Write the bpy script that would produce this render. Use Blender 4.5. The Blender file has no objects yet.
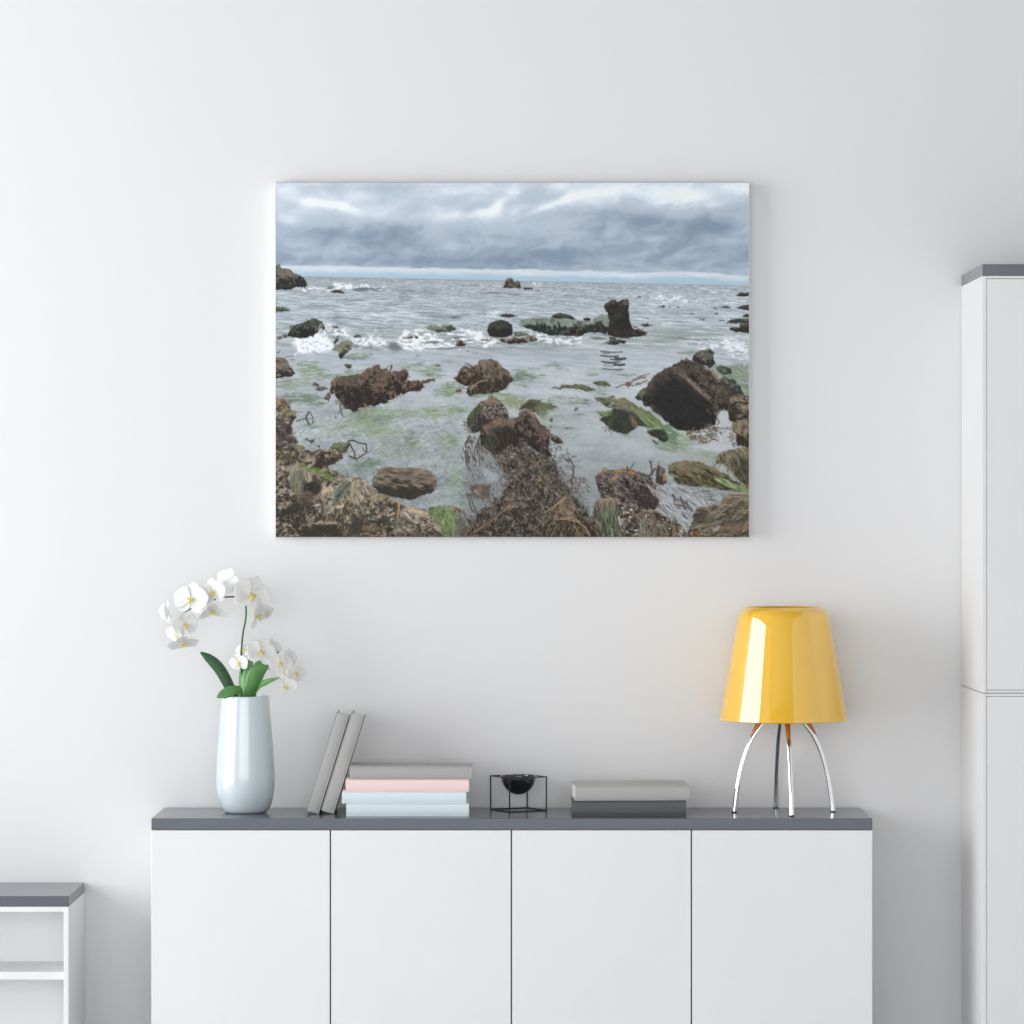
import bpy, bmesh, math, random
import numpy as np
from mathutils import Vector, Matrix, Euler

SC = bpy.context.scene
COL = SC.collection
random.seed(4)

# ------------------------------------------------------------------ camera: level, ten metres from the back wall
CAM_D, CAM_Z, F_PX = 10.0, 1.616, 3858.0
def sc(d): return (CAM_D - d) / F_PX                      # metres per picture unit at distance d in front of the wall
def ax(px, d): return (px - 512) * sc(d)
def az(py, d): return CAM_Z - (py - 512) * sc(d)
cam = bpy.data.cameras.new('camera'); cam.sensor_width = 36; cam.lens = 36 * F_PX / 1024; cam.clip_end = 60
camo = bpy.data.objects.new('camera', cam); COL.objects.link(camo)
camo.location = (0, -CAM_D, CAM_Z); camo.rotation_euler = (math.pi / 2, 0, 0)
SC.camera = camo

# ------------------------------------------------------------------ materials
def srgb(r, g, b):
    f = lambda c: c / 12.92 if c <= .04045 else ((c + .055) / 1.055) ** 2.4
    return (f(r / 255), f(g / 255), f(b / 255), 1)
def mat(name, col, rough=.5, metal=0, coat=0, coat_rough=.05, spec=.5, noise=0.0, nscale=40, bump=0.0, bscale=300, ior=1.5, stretch=(1, 1, 1), trans=0.0):
    m = bpy.data.materials.new(name); m.use_nodes = True
    nt = m.node_tree; b = nt.nodes['Principled BSDF']
    c = col if len(col) == 4 else tuple(col) + (1,)
    b.inputs['Base Color'].default_value = c; b.inputs['Roughness'].default_value = rough; b.inputs['Metallic'].default_value = metal
    b.inputs['Coat Weight'].default_value = coat; b.inputs['Coat Roughness'].default_value = coat_rough
    b.inputs['Specular IOR Level'].default_value = spec; b.inputs['IOR'].default_value = ior
    tc = nt.nodes.new('ShaderNodeTexCoord'); mp = nt.nodes.new('ShaderNodeMapping'); mp.inputs['Scale'].default_value = stretch
    nt.links.new(tc.outputs['Object'], mp.inputs['Vector'])
    if noise:
        n = nt.nodes.new('ShaderNodeTexNoise'); n.inputs['Scale'].default_value = nscale; n.inputs['Detail'].default_value = 3
        nt.links.new(mp.outputs['Vector'], n.inputs['Vector'])
        r = nt.nodes.new('ShaderNodeValToRGB')
        r.color_ramp.elements[0].position = .3; r.color_ramp.elements[1].position = .7
        r.color_ramp.elements[0].color = tuple(v * (1 - noise) for v in c[:3]) + (1,)
        r.color_ramp.elements[1].color = tuple(min(1, v * (1 + noise)) for v in c[:3]) + (1,)
        nt.links.new(n.outputs['Fac'], r.inputs['Fac']); nt.links.new(r.outputs['Color'], b.inputs['Base Color'])
    if bump:
        n2 = nt.nodes.new('ShaderNodeTexNoise'); n2.inputs['Scale'].default_value = bscale; n2.inputs['Detail'].default_value = 4
        nt.links.new(mp.outputs['Vector'], n2.inputs['Vector'])
        bp = nt.nodes.new('ShaderNodeBump'); bp.inputs['Strength'].default_value = bump; bp.inputs['Distance'].default_value = .001
        nt.links.new(n2.outputs['Fac'], bp.inputs['Height']); nt.links.new(bp.outputs['Normal'], b.inputs['Normal'])
    if trans:
        out = nt.nodes['Material Output']; t = nt.nodes.new('ShaderNodeBsdfTranslucent'); t.inputs['Color'].default_value = c
        mx = nt.nodes.new('ShaderNodeMixShader'); mx.inputs[0].default_value = trans
        nt.links.new(b.outputs[0], mx.inputs[1]); nt.links.new(t.outputs[0], mx.inputs[2]); nt.links.new(mx.outputs[0], out.inputs['Surface'])
    return m

M = {}
M['wall'] = mat('wall_paint', (.77, .77, .772), .75, bump=.06, bscale=120, spec=.3)
M['rear'] = mat('room_paint', (.34, .34, .345), .8, spec=.3)
M['ceiling'] = mat('ceiling_paint', (.32, .32, .33), .8, spec=.3)
M['floor'] = mat('floor_boards', (.66, .655, .65), .55, noise=.06, nscale=3, stretch=(1, 12, 1))
M['white'] = mat('white_lacquer', (.80, .80, .80), .42, noise=.01, nscale=4, spec=.4)
M['cabinet'] = mat('white_cabinet_lacquer', (.78, .78, .78), .42, noise=.01, nscale=4, spec=.4)
M['carcass'] = mat('gap_shade_grey', (.30, .30, .31), .6)  # grey imitating the shade inside the gaps; the carcasses themselves are white
M['slate'] = mat('slate_grey_top', srgb(88, 92, 101), .20, noise=.03, nscale=14, spec=.5, ior=1.5)
M['vase'] = mat('pale_blue_glaze', srgb(200, 213, 217), .22, coat=1.0, coat_rough=.03, noise=.01, nscale=6)
M['leaf'] = mat('orchid_leaf', srgb(98, 150, 84), .38, noise=.16, nscale=26, stretch=(3, 3, .6))
M['leafd'] = mat('dark_orchid_leaf', srgb(56, 96, 60), .38, noise=.16, nscale=26, stretch=(3, 3, .6))
M['stem'] = mat('orchid_stem', srgb(50, 84, 44), .5, noise=.1, nscale=60)
M['petal'] = mat('white_petal', (.95, .95, .935), .6, noise=.015, nscale=60, trans=.30)
M['lip'] = mat('yellow_lip', srgb(228, 206, 84), .5, noise=.12, nscale=200)
M['bud'] = mat('pale_green_bud', srgb(212, 222, 190), .5)
M['bookgrey'] = mat('grey_cloth', srgb(170, 169, 167), .7, noise=.03, nscale=180, bump=.2, bscale=900)
M['bookpale'] = mat('pale_grey_cloth', srgb(178, 177, 174), .5, noise=.05, nscale=24, stretch=(.4, 1, 20))
M['bookdark'] = mat('charcoal_cloth', srgb(88, 88, 88), .55, noise=.06, nscale=24, stretch=(.4, 1, 20))
M['bookpink'] = mat('pink_cloth', srgb(245, 217, 215), .7, noise=.02, nscale=60, stretch=(.3, 1, 12), bump=.15, bscale=900)
M['bookblue'] = mat('light_blue_cloth', srgb(222, 234, 237), .7, noise=.02, nscale=60, stretch=(.3, 1, 12), bump=.15, bscale=900)
M['paper'] = mat('book_pages', (.84, .83, .81), .8, noise=.06, nscale=60, stretch=(1, 1, 30))
M['black'] = mat('black_metal', (.035, .035, .037), .35, metal=.4)
M['blackgloss'] = mat('black_gloss', (.010, .010, .011), .08, coat=1.0)
M['chrome'] = mat('chrome', (.86, .87, .88), .06, metal=1.0)
M['shade'] = mat('yellow_glass', (.88, .50, .004), .4, coat=1.0, coat_rough=.01, noise=.015, nscale=5, spec=.1)
M['shade'].node_tree.nodes['Principled BSDF'].inputs['Coat IOR'].default_value = 2.2
M['amber'] = mat('amber_glass', srgb(186, 104, 24), .2, coat=1.0)
M['socket'] = mat('white_socket', (.7, .7, .68), .4)
M['edge'] = mat('canvas_edge', (.84, .84, .84), .75)
M['wood'] = mat('pine_bars', srgb(200, 176, 140), .7, noise=.1, nscale=20, stretch=(1, 1, 8))

# ------------------------------------------------------------------ mesh helpers
def link(name, bm, m, parent=None, loc=None, smooth=None):
    me = bpy.data.meshes.new(name)
    bmesh.ops.recalc_face_normals(bm, faces=bm.faces)
    if smooth is not None:
        for f in bm.faces: f.smooth = True
        for e in bm.edges:
            if len(e.link_faces) == 2 and e.calc_face_angle(0) > math.radians(smooth): e.smooth = False
    bm.to_mesh(me); bm.free()
    for q in (m if isinstance(m, (list, tuple)) else [m]): me.materials.append(q)
    o = bpy.data.objects.new(name, me); COL.objects.link(o)
    if parent: o.parent = parent
    if loc is not None: o.location = loc
    return o
def thing(name, label, cat, loc, rz=0.0, group=None):
    o = bpy.data.objects.new(name, None); COL.objects.link(o); o.empty_display_size = .05
    o.location = loc; o.rotation_euler = (0, 0, rz)
    return tag(o, label, cat, group)
def tag(o, label, cat, group=None):
    o['label'] = label; o['category'] = cat
    if group: o['group'] = group
    return o
def struct(o): o['kind'] = 'structure'; return o
def box(bm, x0, x1, y0, y1, z0, z1, bev=0.0, seg=2):
    r = bmesh.ops.create_cube(bm, size=1)
    for v in r['verts']:
        v.co = Vector((x0 + (v.co.x + .5) * (x1 - x0), y0 + (v.co.y + .5) * (y1 - y0), z0 + (v.co.z + .5) * (z1 - z0)))
    if bev:
        es = list({e for v in r['verts'] for e in v.link_edges})
        bmesh.ops.bevel(bm, geom=es, offset=bev, segments=seg, profile=.5, affect='EDGES')
def boxbm(*a, **k):
    bm = bmesh.new(); box(bm, *a, **k); return bm
def lathe(bm, prof, n=64, c=(0, 0, 0)):
    rings = []
    for r, z in prof:
        if r < 1e-6: rings.append([bm.verts.new((c[0], c[1], c[2] + z))])
        else: rings.append([bm.verts.new((c[0] + r * math.cos(2 * math.pi * i / n), c[1] + r * math.sin(2 * math.pi * i / n), c[2] + z)) for i in range(n)])
    for a, b in zip(rings[:-1], rings[1:]):
        for i in range(n):
            j = (i + 1) % n
            if len(a) == 1 and len(b) == 1: continue
            if len(a) == 1: bm.faces.new((a[0], b[i], b[j]))
            elif len(b) == 1: bm.faces.new((a[i], a[j], b[0]))
            else: bm.faces.new((a[i], a[j], b[j], b[i]))
def smooth_path(pts, n=8):
    P = [Vector(p) for p in pts]; P = [P[0] * 2 - P[1]] + P + [P[-1] * 2 - P[-2]]; out = []
    for i in range(1, len(P) - 2):
        for k in range(n):
            t = k / n
            out.append(.5 * ((2 * P[i]) + (-P[i - 1] + P[i + 1]) * t + (2 * P[i - 1] - 5 * P[i] + 4 * P[i + 1] - P[i + 2]) * t * t + (-P[i - 1] + 3 * P[i] - 3 * P[i + 1] + P[i + 2]) * t ** 3))
    out.append(P[-2]); return out
def tube(bm, pts, rad, n=12):
    """round tube; rad is a number or a function of the 0..1 position"""
    rings = []; up = Vector((0, 1, 0)); L = len(pts)
    for i, p in enumerate(pts):
        t = (pts[min(i + 1, L - 1)] - pts[max(i - 1, 0)]).normalized()
        u = up - t * up.dot(t)
        if u.length < 1e-4: u = Vector((1, 0, 0)) - t * t.x
        u.normalize(); up = u; w = t.cross(u)
        r = rad(i / (L - 1)) if callable(rad) else rad
        rings.append([bm.verts.new(p + (u * math.cos(2 * math.pi * k / n) + w * math.sin(2 * math.pi * k / n)) * r) for k in range(n)])
    for a, b in zip(rings[:-1], rings[1:]):
        for k in range(n): bm.faces.new((a[k], a[(k + 1) % n], b[(k + 1) % n], b[k]))
    bm.faces.new(rings[0]); bm.faces.new(rings[-1])
# ---------------------------------------------------------------- the seascape printed on the canvas
PX0, PX1, PY0, PY1 = 275.0, 749.6, 182.0, 537.6
def paint_seascape(SS=1.5):
    rng = np.random.RandomState(7)
    NW, NH = int(round((PX1 - PX0) * SS)), int(round((PY1 - PY0) * SS))
    xs = PX0 + (np.arange(NW) + .5) / NW * (PX1 - PX0)
    ys = PY0 + (np.arange(NH) + .5) / NH * (PY1 - PY0)
    X, Y = np.meshgrid(xs, ys)
    A = np.zeros((NH, NW, 3))
    C = lambda *c: np.array(c, float) / 255.0
    def vnoise(x, y, seed):
        r = np.random.RandomState(seed).rand(256, 256)
        xi = np.floor(x).astype(int); yi = np.floor(y).astype(int)
        fx = x - xi; fy = y - yi
        fx = fx * fx * (3 - 2 * fx); fy = fy * fy * (3 - 2 * fy)
        a = r[yi & 255, xi & 255]; b = r[yi & 255, (xi + 1) & 255]
        c = r[(yi + 1) & 255, xi & 255]; d = r[(yi + 1) & 255, (xi + 1) & 255]
        return (a + (b - a) * fx) * (1 - fy) + (c + (d - c) * fx) * fy
    def fbm(x, y, sx, sy, octv, seed, ang=0.0):
        if ang:
            ca, sa = math.cos(ang), math.sin(ang)
            x, y = x * ca + y * sa, -x * sa + y * ca
        v = 0; w = 1.0; t = 0
        for o in range(octv):
            v = v + w * vnoise(x / sx + 17.3 * o, y / sy + 9.1 * o, seed + o); t += w
            w *= .55; sx /= 2.03; sy /= 2.03
        return v / t
    def sm(a, b, v):
        t = np.clip((v - a) / (b - a), 0, 1); return t * t * (3 - 2 * t)
    def win(x0, x1, y0, y1):
        i0 = max(0, int((x0 - PX0) * SS)); i1 = min(NW, int((x1 - PX0) * SS) + 2)
        j0 = max(0, int((y0 - PY0) * SS)); j1 = min(NH, int((y1 - PY0) * SS) + 2)
        return slice(j0, max(j0, j1)), slice(i0, max(i0, i1))
    def put(s, m, col):
        A[s] += (col - A[s]) * m[..., None]
    def sdf(pts, x, y):
        d = np.full(x.shape, 1e9); ins = np.zeros(x.shape, bool)
        n = len(pts)
        for i in range(n):
            ax, ay = pts[i]; bx, by = pts[(i + 1) % n]
            ex, ey = bx - ax, by - ay; l2 = ex * ex + ey * ey + 1e-9
            t = np.clip(((x - ax) * ex + (y - ay) * ey) / l2, 0, 1)
            d = np.minimum(d, np.hypot(x - ax - t * ex, y - ay - t * ey))
            c = ((ay > y) != (by > y)) & (x < ex * (y - ay) / (ey if ey else 1e-9) + ax)
            ins ^= c
        return np.where(ins, d, -d)
    def T(ox, oy, s, pts):
        return [(ox + u / s, oy + v / s) for u, v in pts]
    tA = lambda p: T(270, 178, 8.533, p)
    tE = lambda p: T(270, 295, 8.533, p)
    tF = lambda p: T(390, 295, 8.533, p)
    tG = lambda p: T(510, 295, 8.533, p)
    tH = lambda p: T(635, 295, 8.533, p)
    tJ = lambda p: T(270, 390, 12.8, p)
    tK2 = lambda p: T(350, 390, 12.8, p)
    tK = lambda p: T(430, 390, 12.8, p)
    tL = lambda p: T(510, 390, 12.8, p)
    tM = lambda p: T(590, 390, 12.8, p)
    tN = lambda p: T(670, 390, 12.8, p)
    tO = lambda p: T(270, 460, 12.8, p)
    tP = lambda p: T(350, 460, 12.8, p)
    tQ = lambda p: T(430, 460, 12.8, p)
    tR = lambda p: T(510, 460, 12.8, p)
    tS = lambda p: T(590, 460, 12.8, p)
    tU = lambda p: T(670, 460, 12.8, p)
    seedc = [100]
    def region(pts, warp=1.2, soft=.8, wscale=5.0):
        """window, antialiased mask, interior distance"""
        seedc[0] += 11
        px = [p[0] for p in pts]; py = [p[1] for p in pts]
        s = win(min(px) - 4, max(px) + 4, min(py) - 4, max(py) + 4)
        x, y = X[s], Y[s]
        wx = x + (fbm(x, y, wscale, wscale, 3, seedc[0]) - .5) * 2 * warp * 1.6
        wy = y + (fbm(x, y, wscale, wscale, 3, seedc[0] + 5) - .5) * 2 * warp * 1.6
        d = sdf(pts, wx, wy)
        return s, sm(-soft, soft, d), d, (min(py), max(py))
    def rock(pts, dark, mid, light, warp=1.2, tex=3.0, ang=0.0, stretch=1.0, rim=.5, contrast=1.0, soft=.8, fleck=.18, low=.6):
        s, m, d, (y0, y1) = region(pts, warp, soft)
        x, y = X[s], Y[s]; k = seedc[0]
        def muted(c, q):
            g = c.mean(); return c + (np.array([g * 1.03, g * 1.0, g * .93]) - c) * q
        dark = muted(dark, .35) * .98; mid = muted(mid, .42) * .95; light = muted(light, .3)
        m = m * sm(.22, .46, vnoise(x * 1.1, y * 1.1, k + 9) + sm(-.3, 2.4, d))      # ragged outline
        n1 = fbm(x, y, tex * 3.2 * stretch, tex * 3.2, 3, k + 1, ang)
        n2 = fbm(x, y, tex * stretch, tex, 2, k + 2, ang)
        t = (y - y0) / max(1e-6, y1 - y0)
        dm = max(1.0, float(d.max()))
        hgt = np.sqrt(np.clip(d, 0, None) / dm) * dm * .55 + n1 * 7 * min(1, dm / 10) + n2 * 2.2
        gy, gx = np.gradient(hgt, 1 / SS) if min(hgt.shape) > 2 else (0 * hgt, 0 * hgt)
        form = np.clip(gy * .8 - gx * .35 * 0 + gx * .18, -1.3, 1.3) / np.sqrt(1 + gx * gx + gy * gy)
        l = (1 - t) * rim + (n1 - .5) * 1.5 * contrast + (n2 - .5) * .9 * contrast + .18
        l = l + form * .42 * min(1, dm / 6)
        l = l - low * sm(.35, 1.0, t) * .55 - .12 * sm(.58, .42, n2) * contrast
        col = dark + (mid - dark) * sm(.05, .65, l)[..., None]
        hl = sm(.62, .95, n2 * .75 + n1 * .35 + (1 - t) * rim * .3 - .02) * fleck * 3
        col = col + (light - col) * np.clip(hl, 0, 1)[..., None]
        put(s, m, col)
    def tint(pts, col, amt, warp=2.0, soft=2.0, tex=3.0, ang=0.0, stretch=3.0, thr=(.3, .7)):
        s, m, d, _ = region(pts, warp, soft)
        x, y = X[s], Y[s]
        n = fbm(x, y, tex * stretch, tex, 3, seedc[0] + 3, ang)
        put(s, m * amt * sm(thr[0], thr[1], n), col)
    def ell(cx, cy, rx, ry, a=0.0, n=14):
        ca, sa = math.cos(a), math.sin(a)
        return [(cx + rx * math.cos(q) * ca - ry * math.sin(q) * sa, cy + rx * math.cos(q) * sa + ry * math.sin(q) * ca)
                for q in [2 * math.pi * i / n for i in range(n)]]
    def stroke(pts, w, col, amt=1.0):
        px = [p[0] for p in pts]; py = [p[1] for p in pts]
        s = win(min(px) - w - 2, max(px) + w + 2, min(py) - w - 2, max(py) + w + 2)
        x, y = X[s], Y[s]
        if x.size == 0: return
        d = np.full(x.shape, 1e9)
        for (ax, ay), (bx, by) in zip(pts[:-1], pts[1:]):
            ex, ey = bx - ax, by - ay
            t = np.clip(((x - ax) * ex + (y - ay) * ey) / (ex * ex + ey * ey + 1e-9), 0, 1)
            d = np.minimum(d, np.hypot(x - ax - t * ex, y - ay - t * ey))
        put(s, np.clip(w / 2 + .45 - d, 0, 1) * amt, col)
    def inside(pts, x, y):
        c = False; n = len(pts)
        for i in range(n):
            ax, ay = pts[i]; bx, by = pts[(i + 1) % n]
            if (ay > y) != (by > y) and x < (bx - ax) * (y - ay) / (by - ay) + ax: c = not c
        return c
    def scatter(pts, n, pal, ang, spread, ln, wd, amt=.85, curve=.0, conv=None):
        """short strands or leaf flecks inside an outline"""
        px = [p[0] for p in pts]; py = [p[1] for p in pts]
        n = int(n * 1.6) if n > 60 else n; wd = wd * .74 if n > 60 else wd; k = 0; tries = 0
        while k < n and tries < n * 12:
            tries += 1
            x = rng.uniform(min(px), max(px)); y = rng.uniform(min(py), max(py))
            if not inside(pts, x, y): continue
            k += 1
            a = ang + rng.normal() * spread
            if conv: a = math.atan2(y - conv[1], x - conv[0]) + rng.normal() * spread
            L = ln * rng.uniform(.5, 1.4)
            p = [(x, y)]
            for q in range(3):
                a += curve * rng.normal()
                p.append((p[-1][0] + math.cos(a) * L / 3, p[-1][1] + math.sin(a) * L / 3))
            c = pal[rng.randint(len(pal))]
            stroke(p, wd * rng.uniform(.6, 1.3), c * rng.uniform(.9, 1.1), amt * rng.uniform(.6, 1.0))
    def gauss(cx, cy, rx, ry, a=0.0):
        ca, sa = math.cos(a), math.sin(a)
        u = ((X - cx) * ca + (Y - cy) * sa) / rx; v = (-(X - cx) * sa + (Y - cy) * ca) / ry
        return np.exp(-(u * u + v * v))
    # ---- sky
    hz = 275.6 + (X - 275) * .0208
    t = (Y - 182) / 86.0
    wx = X + (fbm(X, Y, 26, 16, 3, 3) - .5) * 34; wy = Y + (fbm(X, Y, 26, 16, 3, 8) - .5) * 20
    L = 0.70 - .30 * sm(.22, .62, t + (fbm(wx, wy, 70, 26, 2, 90) - .5) * .35) - .05 * sm(.6, 1.0, t)
    L = L + (fbm(wx, wy, 40, 17, 4, 21, -.12) - .5) * .36 + (fbm(wx, wy, 15, 8, 4, 61, -.1) - .5) * .24
    B = [(318, 203, 20, 4, .15, .30), (345, 207, 14, 4, .3, .2), (290, 220, 14, 5, .2, .22), (285, 190, 16, 6, 0, .08), (378, 214, 40, 8, .08, .18), (362, 195, 16, 5, 0, .08),
         (440, 215, 55, 7, -.02, .22), (478, 213, 16, 4, -.2, .16), (497, 206, 10, 5, -.8, .3), (514, 192, 10, 6, -.4, .22), (460, 192, 40, 8, 0, .1),
         (562, 201, 22, 4, -.35, .28), (540, 209, 24, 3, -.4, .14), (604, 193, 24, 6, -.1, .18), (560, 185, 10, 3, 0, .12), (655, 190, 40, 10, 0, .2),
         (700, 198, 24, 8, .2, .2), (738, 187, 24, 9, 0, .22), (712, 205, 10, 3, -.2, .12), (660, 203, 26, 4, -.25, .10), (452, 247, 6, 6, 0, .12), (470, 246, 14, 4, 0, .08), (405, 251, 9, 3, 0, .12),
         (376, 250, 12, 4, 0, .07), (655, 238, 20, 3, -.1, .12), (735, 241, 20, 3, 0, .1), (690, 256, 20, 3, -.1, .06), (640, 254, 20, 2.5, -.2, .10), (545, 224, 30, 8, 0, .05), (300, 252, 24, 3, .05, .07),
         (390, 188, 34, 7, 0, -.14), (318, 187, 18, 4, 0, -.05), (330, 232, 60, 9, .06, -.13), (350, 261, 60, 4, .03, -.09), (380, 243, 50, 8, 0, -.06), (470, 232, 40, 8, 0, -.06), (505, 210, 5, 8, -.5, -.12), (530, 200, 14, 7, -.4, -.06), (575, 214, 40, 5, -.05, -.12),
         (560, 254, 50, 5, -.06, -.14), (590, 256, 30, 4, -.1, -.05), (645, 221, 40, 9, .0, -.2), (735, 216, 36, 12, -.2, -.16), (690, 232, 40, 6, -.12, -.12), (728, 253, 22, 5, 0, -.08), (540, 190, 20, 4, -.3, -.05), (415, 261, 50, 4, 0, -.08), (500, 261, 60, 4, 0, -.04)]
    for cx, cy, rx, ry, a, w in B: L = L + w * gauss(cx, cy, rx, ry, a)
    L = np.clip(L, 0, 1.05)
    sky = C(126, 145, 165) + (C(170, 185, 200) - C(126, 145, 165)) * sm(.15, .55, L)[..., None]
    sky = sky + (C(226, 232, 238) - sky) * sm(.50, 1.02, L)[..., None]
    cb = 265 + (X - 275) * .018 + 1.6 * np.sin(X / 19.) * sm(520, 700, X) + (fbm(X, Y, 14, 5, 3, 33) - .5) * 3.5
    low = C(196, 208, 216) + (C(160, 188, 206) - C(196, 208, 216)) * sm(2.5, 8.5, Y - cb)[..., None]
    low = low + (C(214, 220, 224) - low) * (sm(.55, .8, fbm(X, Y, 22, 2.6, 3, 44)) * .8 * sm(9, 2, Y - cb))[..., None]
    mlow = sm(-1.2, 1.2, Y - cb)
    sky = sky + (low - sky) * mlow[..., None]
    A[:] = sky
    # ---- sea
    dep = Y - hz
    def ramp(stops, v):
        out = np.zeros(v.shape + (3,))
        for k in range(3): out[..., k] = np.interp(v, [q[0] for q in stops], [q[1][k] / 255. for q in stops])
        return out
    sea = ramp([(276, (148, 157, 164)), (284, (160, 168, 175)), (300, (163, 174, 181)), (318, (168, 178, 187)), (332, (160, 170, 174)), (346, (162, 170, 174)), (356, (168, 176, 184)),
                (390, (169, 176, 182)), (425, (160, 168, 171)), (450, (150, 158, 160)), (490, (140, 149, 150)), (538, (132, 141, 143))], Y)
    right = sm(560, 700, X)[..., None] * sm(285, 300, Y)[..., None] * sm(470, 420, Y)[..., None]
    sea = sea + (C(178, 188, 193) - sea) * right * .45
    yy = np.log(np.maximum(dep, .4) + 6)
    persp = 3 + dep * .09
    wv = fbm(X / persp, yy * 46, 1.5, 1.0, 4, 70)
    wv2 = fbm(X / persp + 31, yy * 26, 2.8, 1.0, 3, 75)
    amp = np.interp(Y, [276, 290, 320, 345, 352, 380, 440, 538], [.5, 1.0, 1.1, 1.0, .45, .35, .25, .25])
    w = ((wv - .5) * .34 + (wv2 - .5) * .22) * amp
    sea = sea + w[..., None] * np.array([1.0, .98, .95])
    gr = sm(.55, .75, fbm(X, Y, 60, 8, 3, 82)) * sm(322, 334, Y) * sm(352, 344, Y)
    sea = sea + (C(126, 138, 130) - sea) * (gr * .5)[..., None]
    mott = sm(.5, .8, fbm(X, Y, 9, 6, 4, 85, -.3)) * sm(430, 470, Y) * .35
    sea = sea + (C(118, 130, 126) - sea) * mott[..., None]
    pool = sm(385, 430, Y) * sm(600, 520, X)
    st = fbm(X, Y, 7, 1.3, 3, 87, -.45) + fbm(X, Y, 5, 1.2, 3, 89, .9) - 1
    sea = sea + ((fbm(X, Y, 40, 18, 3, 88) - .5) * .12 * sm(350, 400, Y))[..., None] + (st * .16 * pool)[..., None] * np.array([.9, 1, .92])
    sea = sea + ((fbm(X, Y, 4, .9, 3, 91) - .5) * .08 * sm(350, 370, Y))[..., None]
    ms = sm(-.5, .5, dep)
    A[:] = A + (sea - A) * ms[..., None]
    put(np.s_[:, :], np.exp(-(dep / 1.0) ** 2) * .35 * ms, C(120, 132, 142))
    W = C(226, 230, 234); G1 = C(106, 128, 88); G2 = C(84, 106, 76); G3 = C(132, 148, 112)
    # foam
    def foam(pts, amt, thr=(.42, .62), tex=2.2, st=2.2, ang=0.0, col=W, soft=2.5):
        tint(pts, col, amt, 3.0, soft, tex, ang, st, thr)
    foam(tA([(330, 925), (500, 940), (545, 905), (650, 905), (760, 920), (860, 925), (990, 935), (960, 948), (800, 945), (700, 950), (600, 955), (540, 965), (430, 950), (330, 945)]), .95, (.2, .5), soft=1.0)
    tint(tA([(470, 945), (510, 920), (545, 925), (530, 955)]), C(104, 122, 110), .8, .5, 1, thr=(.0, .3))
    tint(tA([(700, 950), (780, 930), (880, 940), (990, 938), (900, 958), (720, 965)]), C(96, 112, 112), .9, .6, 1, thr=(.0, .3))
    foam(tA([(180, 945), (230, 925), (310, 940), (300, 955), (200, 955)]), .95, (.2, .5), soft=1)
    tint(T(390, 178, 8.533, [(0, 945), (60, 945), (210, 955), (215, 975), (100, 975), (0, 960)]), C(118, 130, 128), .8, .8, 1.4, thr=(.1, .5))
    for cx, cy, rx in [(470, 285, 10), (490, 293, 12), (512, 294, 9), (562, 295, 12), (430, 292, 12), (402, 300, 10), (350, 300, 16), (320, 306, 20), (440, 316, 12), (455, 317, 6), (390, 305, 8), (330, 318, 14)]:
        tint(ell(cx, cy, rx, 1.3), C(112, 124, 124), .6, .8, 1.0, thr=(.2, .6))
    foam(ell(675, 298.5, 26, 1.5, .05), .9, (.3, .55), 1.5, 4, soft=1); foam(ell(668, 303, 6, 1), .8, (.2, .5), 1.5, 3, soft=1)
    foam(ell(725, 301, 26, 4), .6, (.5, .65), 1.5, 4); foam(ell(537, 284, 5, .8), .7, (.1, .4), soft=.8); foam(ell(715, 290, 14, 1.2), .5, (.3, .6), 1.5, 4)
    foam(ell(640, 294, 20, 1.0), .5, (.3, .6), 1.5, 4)
    foam(tE([(190, 400), (240, 370), (330, 355), (400, 340), (480, 360), (540, 400), (520, 450), (440, 490), (360, 500), (230, 495)]), .98, (.12, .42), 2.0, 1.2)
    foam(tE([(470, 260), (530, 270), (640, 290), (690, 320), (650, 350), (540, 330), (480, 310)]), .9, (.35, .55), 1.8, 1.4)
    foam(tE([(700, 370), (760, 370), (860, 355), (980, 380), (1000, 430), (860, 445), (720, 420)]), .95, (.2, .5), 1.8, 1.6)
    tint(tE([(720, 420), (860, 440), (1000, 450), (1024, 420), (1024, 460), (860, 470), (720, 460)]), C(104, 114, 116), .7, 1, 1.5, thr=(.2, .5))
    foam(tE([(770, 190), (900, 210), (1024, 210), (1024, 225), (840, 222)]), .6, (.3, .6), 1.4, 4)
    foam(tE([(840, 320), (1024, 320), (1024, 340), (860, 340)]), .7, (.3, .6), 1.4, 4)
    foam(tF([(40, 400), (150, 290), (300, 290), (400, 330), (560, 300), (720, 300), (830, 350), (920, 400), (900, 430), (700, 440), (500, 450), (320, 460), (120, 470)]), .95, (.47, .62), 2.0, 2.6)
    foam(tF([(60, 405), (130, 420), (320, 410), (500, 420), (540, 440), (320, 462), (130, 470)]), .9, (.25, .55), 1.6, 2.5)
    foam(tF([(650, 310), (760, 320), (840, 370), (820, 400), (700, 370)]), .9, (.3, .55), 1.6, 2, soft=1.5)
    tint(tF([(0, 400), (50, 410), (120, 470), (60, 480), (0, 470)]), C(100, 110, 114), .8, 1, 1.5, thr=(.1, .4))
    tint(tF([(250, 400), (400, 390), (430, 410), (330, 415)]), C(96, 106, 98), .8, 1, 1, thr=(.1, .4)); tint(tF([(530, 350), (650, 350), (640, 365), (540, 365)]), C(104, 114, 108), .8, 1, 1, thr=(.1, .4))
    tint(tF([(300, 455), (560, 445), (720, 438), (720, 446), (500, 462), (320, 466)]), C(110, 120, 122), .8, .5, .8, thr=(.0, .3))
    foam(tG([(40, 290), (150, 300), (250, 330), (300, 340), (480, 360), (660, 330), (640, 390), (480, 420), (300, 420), (220, 370)]), .85, (.42, .6), 1.8, 1.8)
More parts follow.
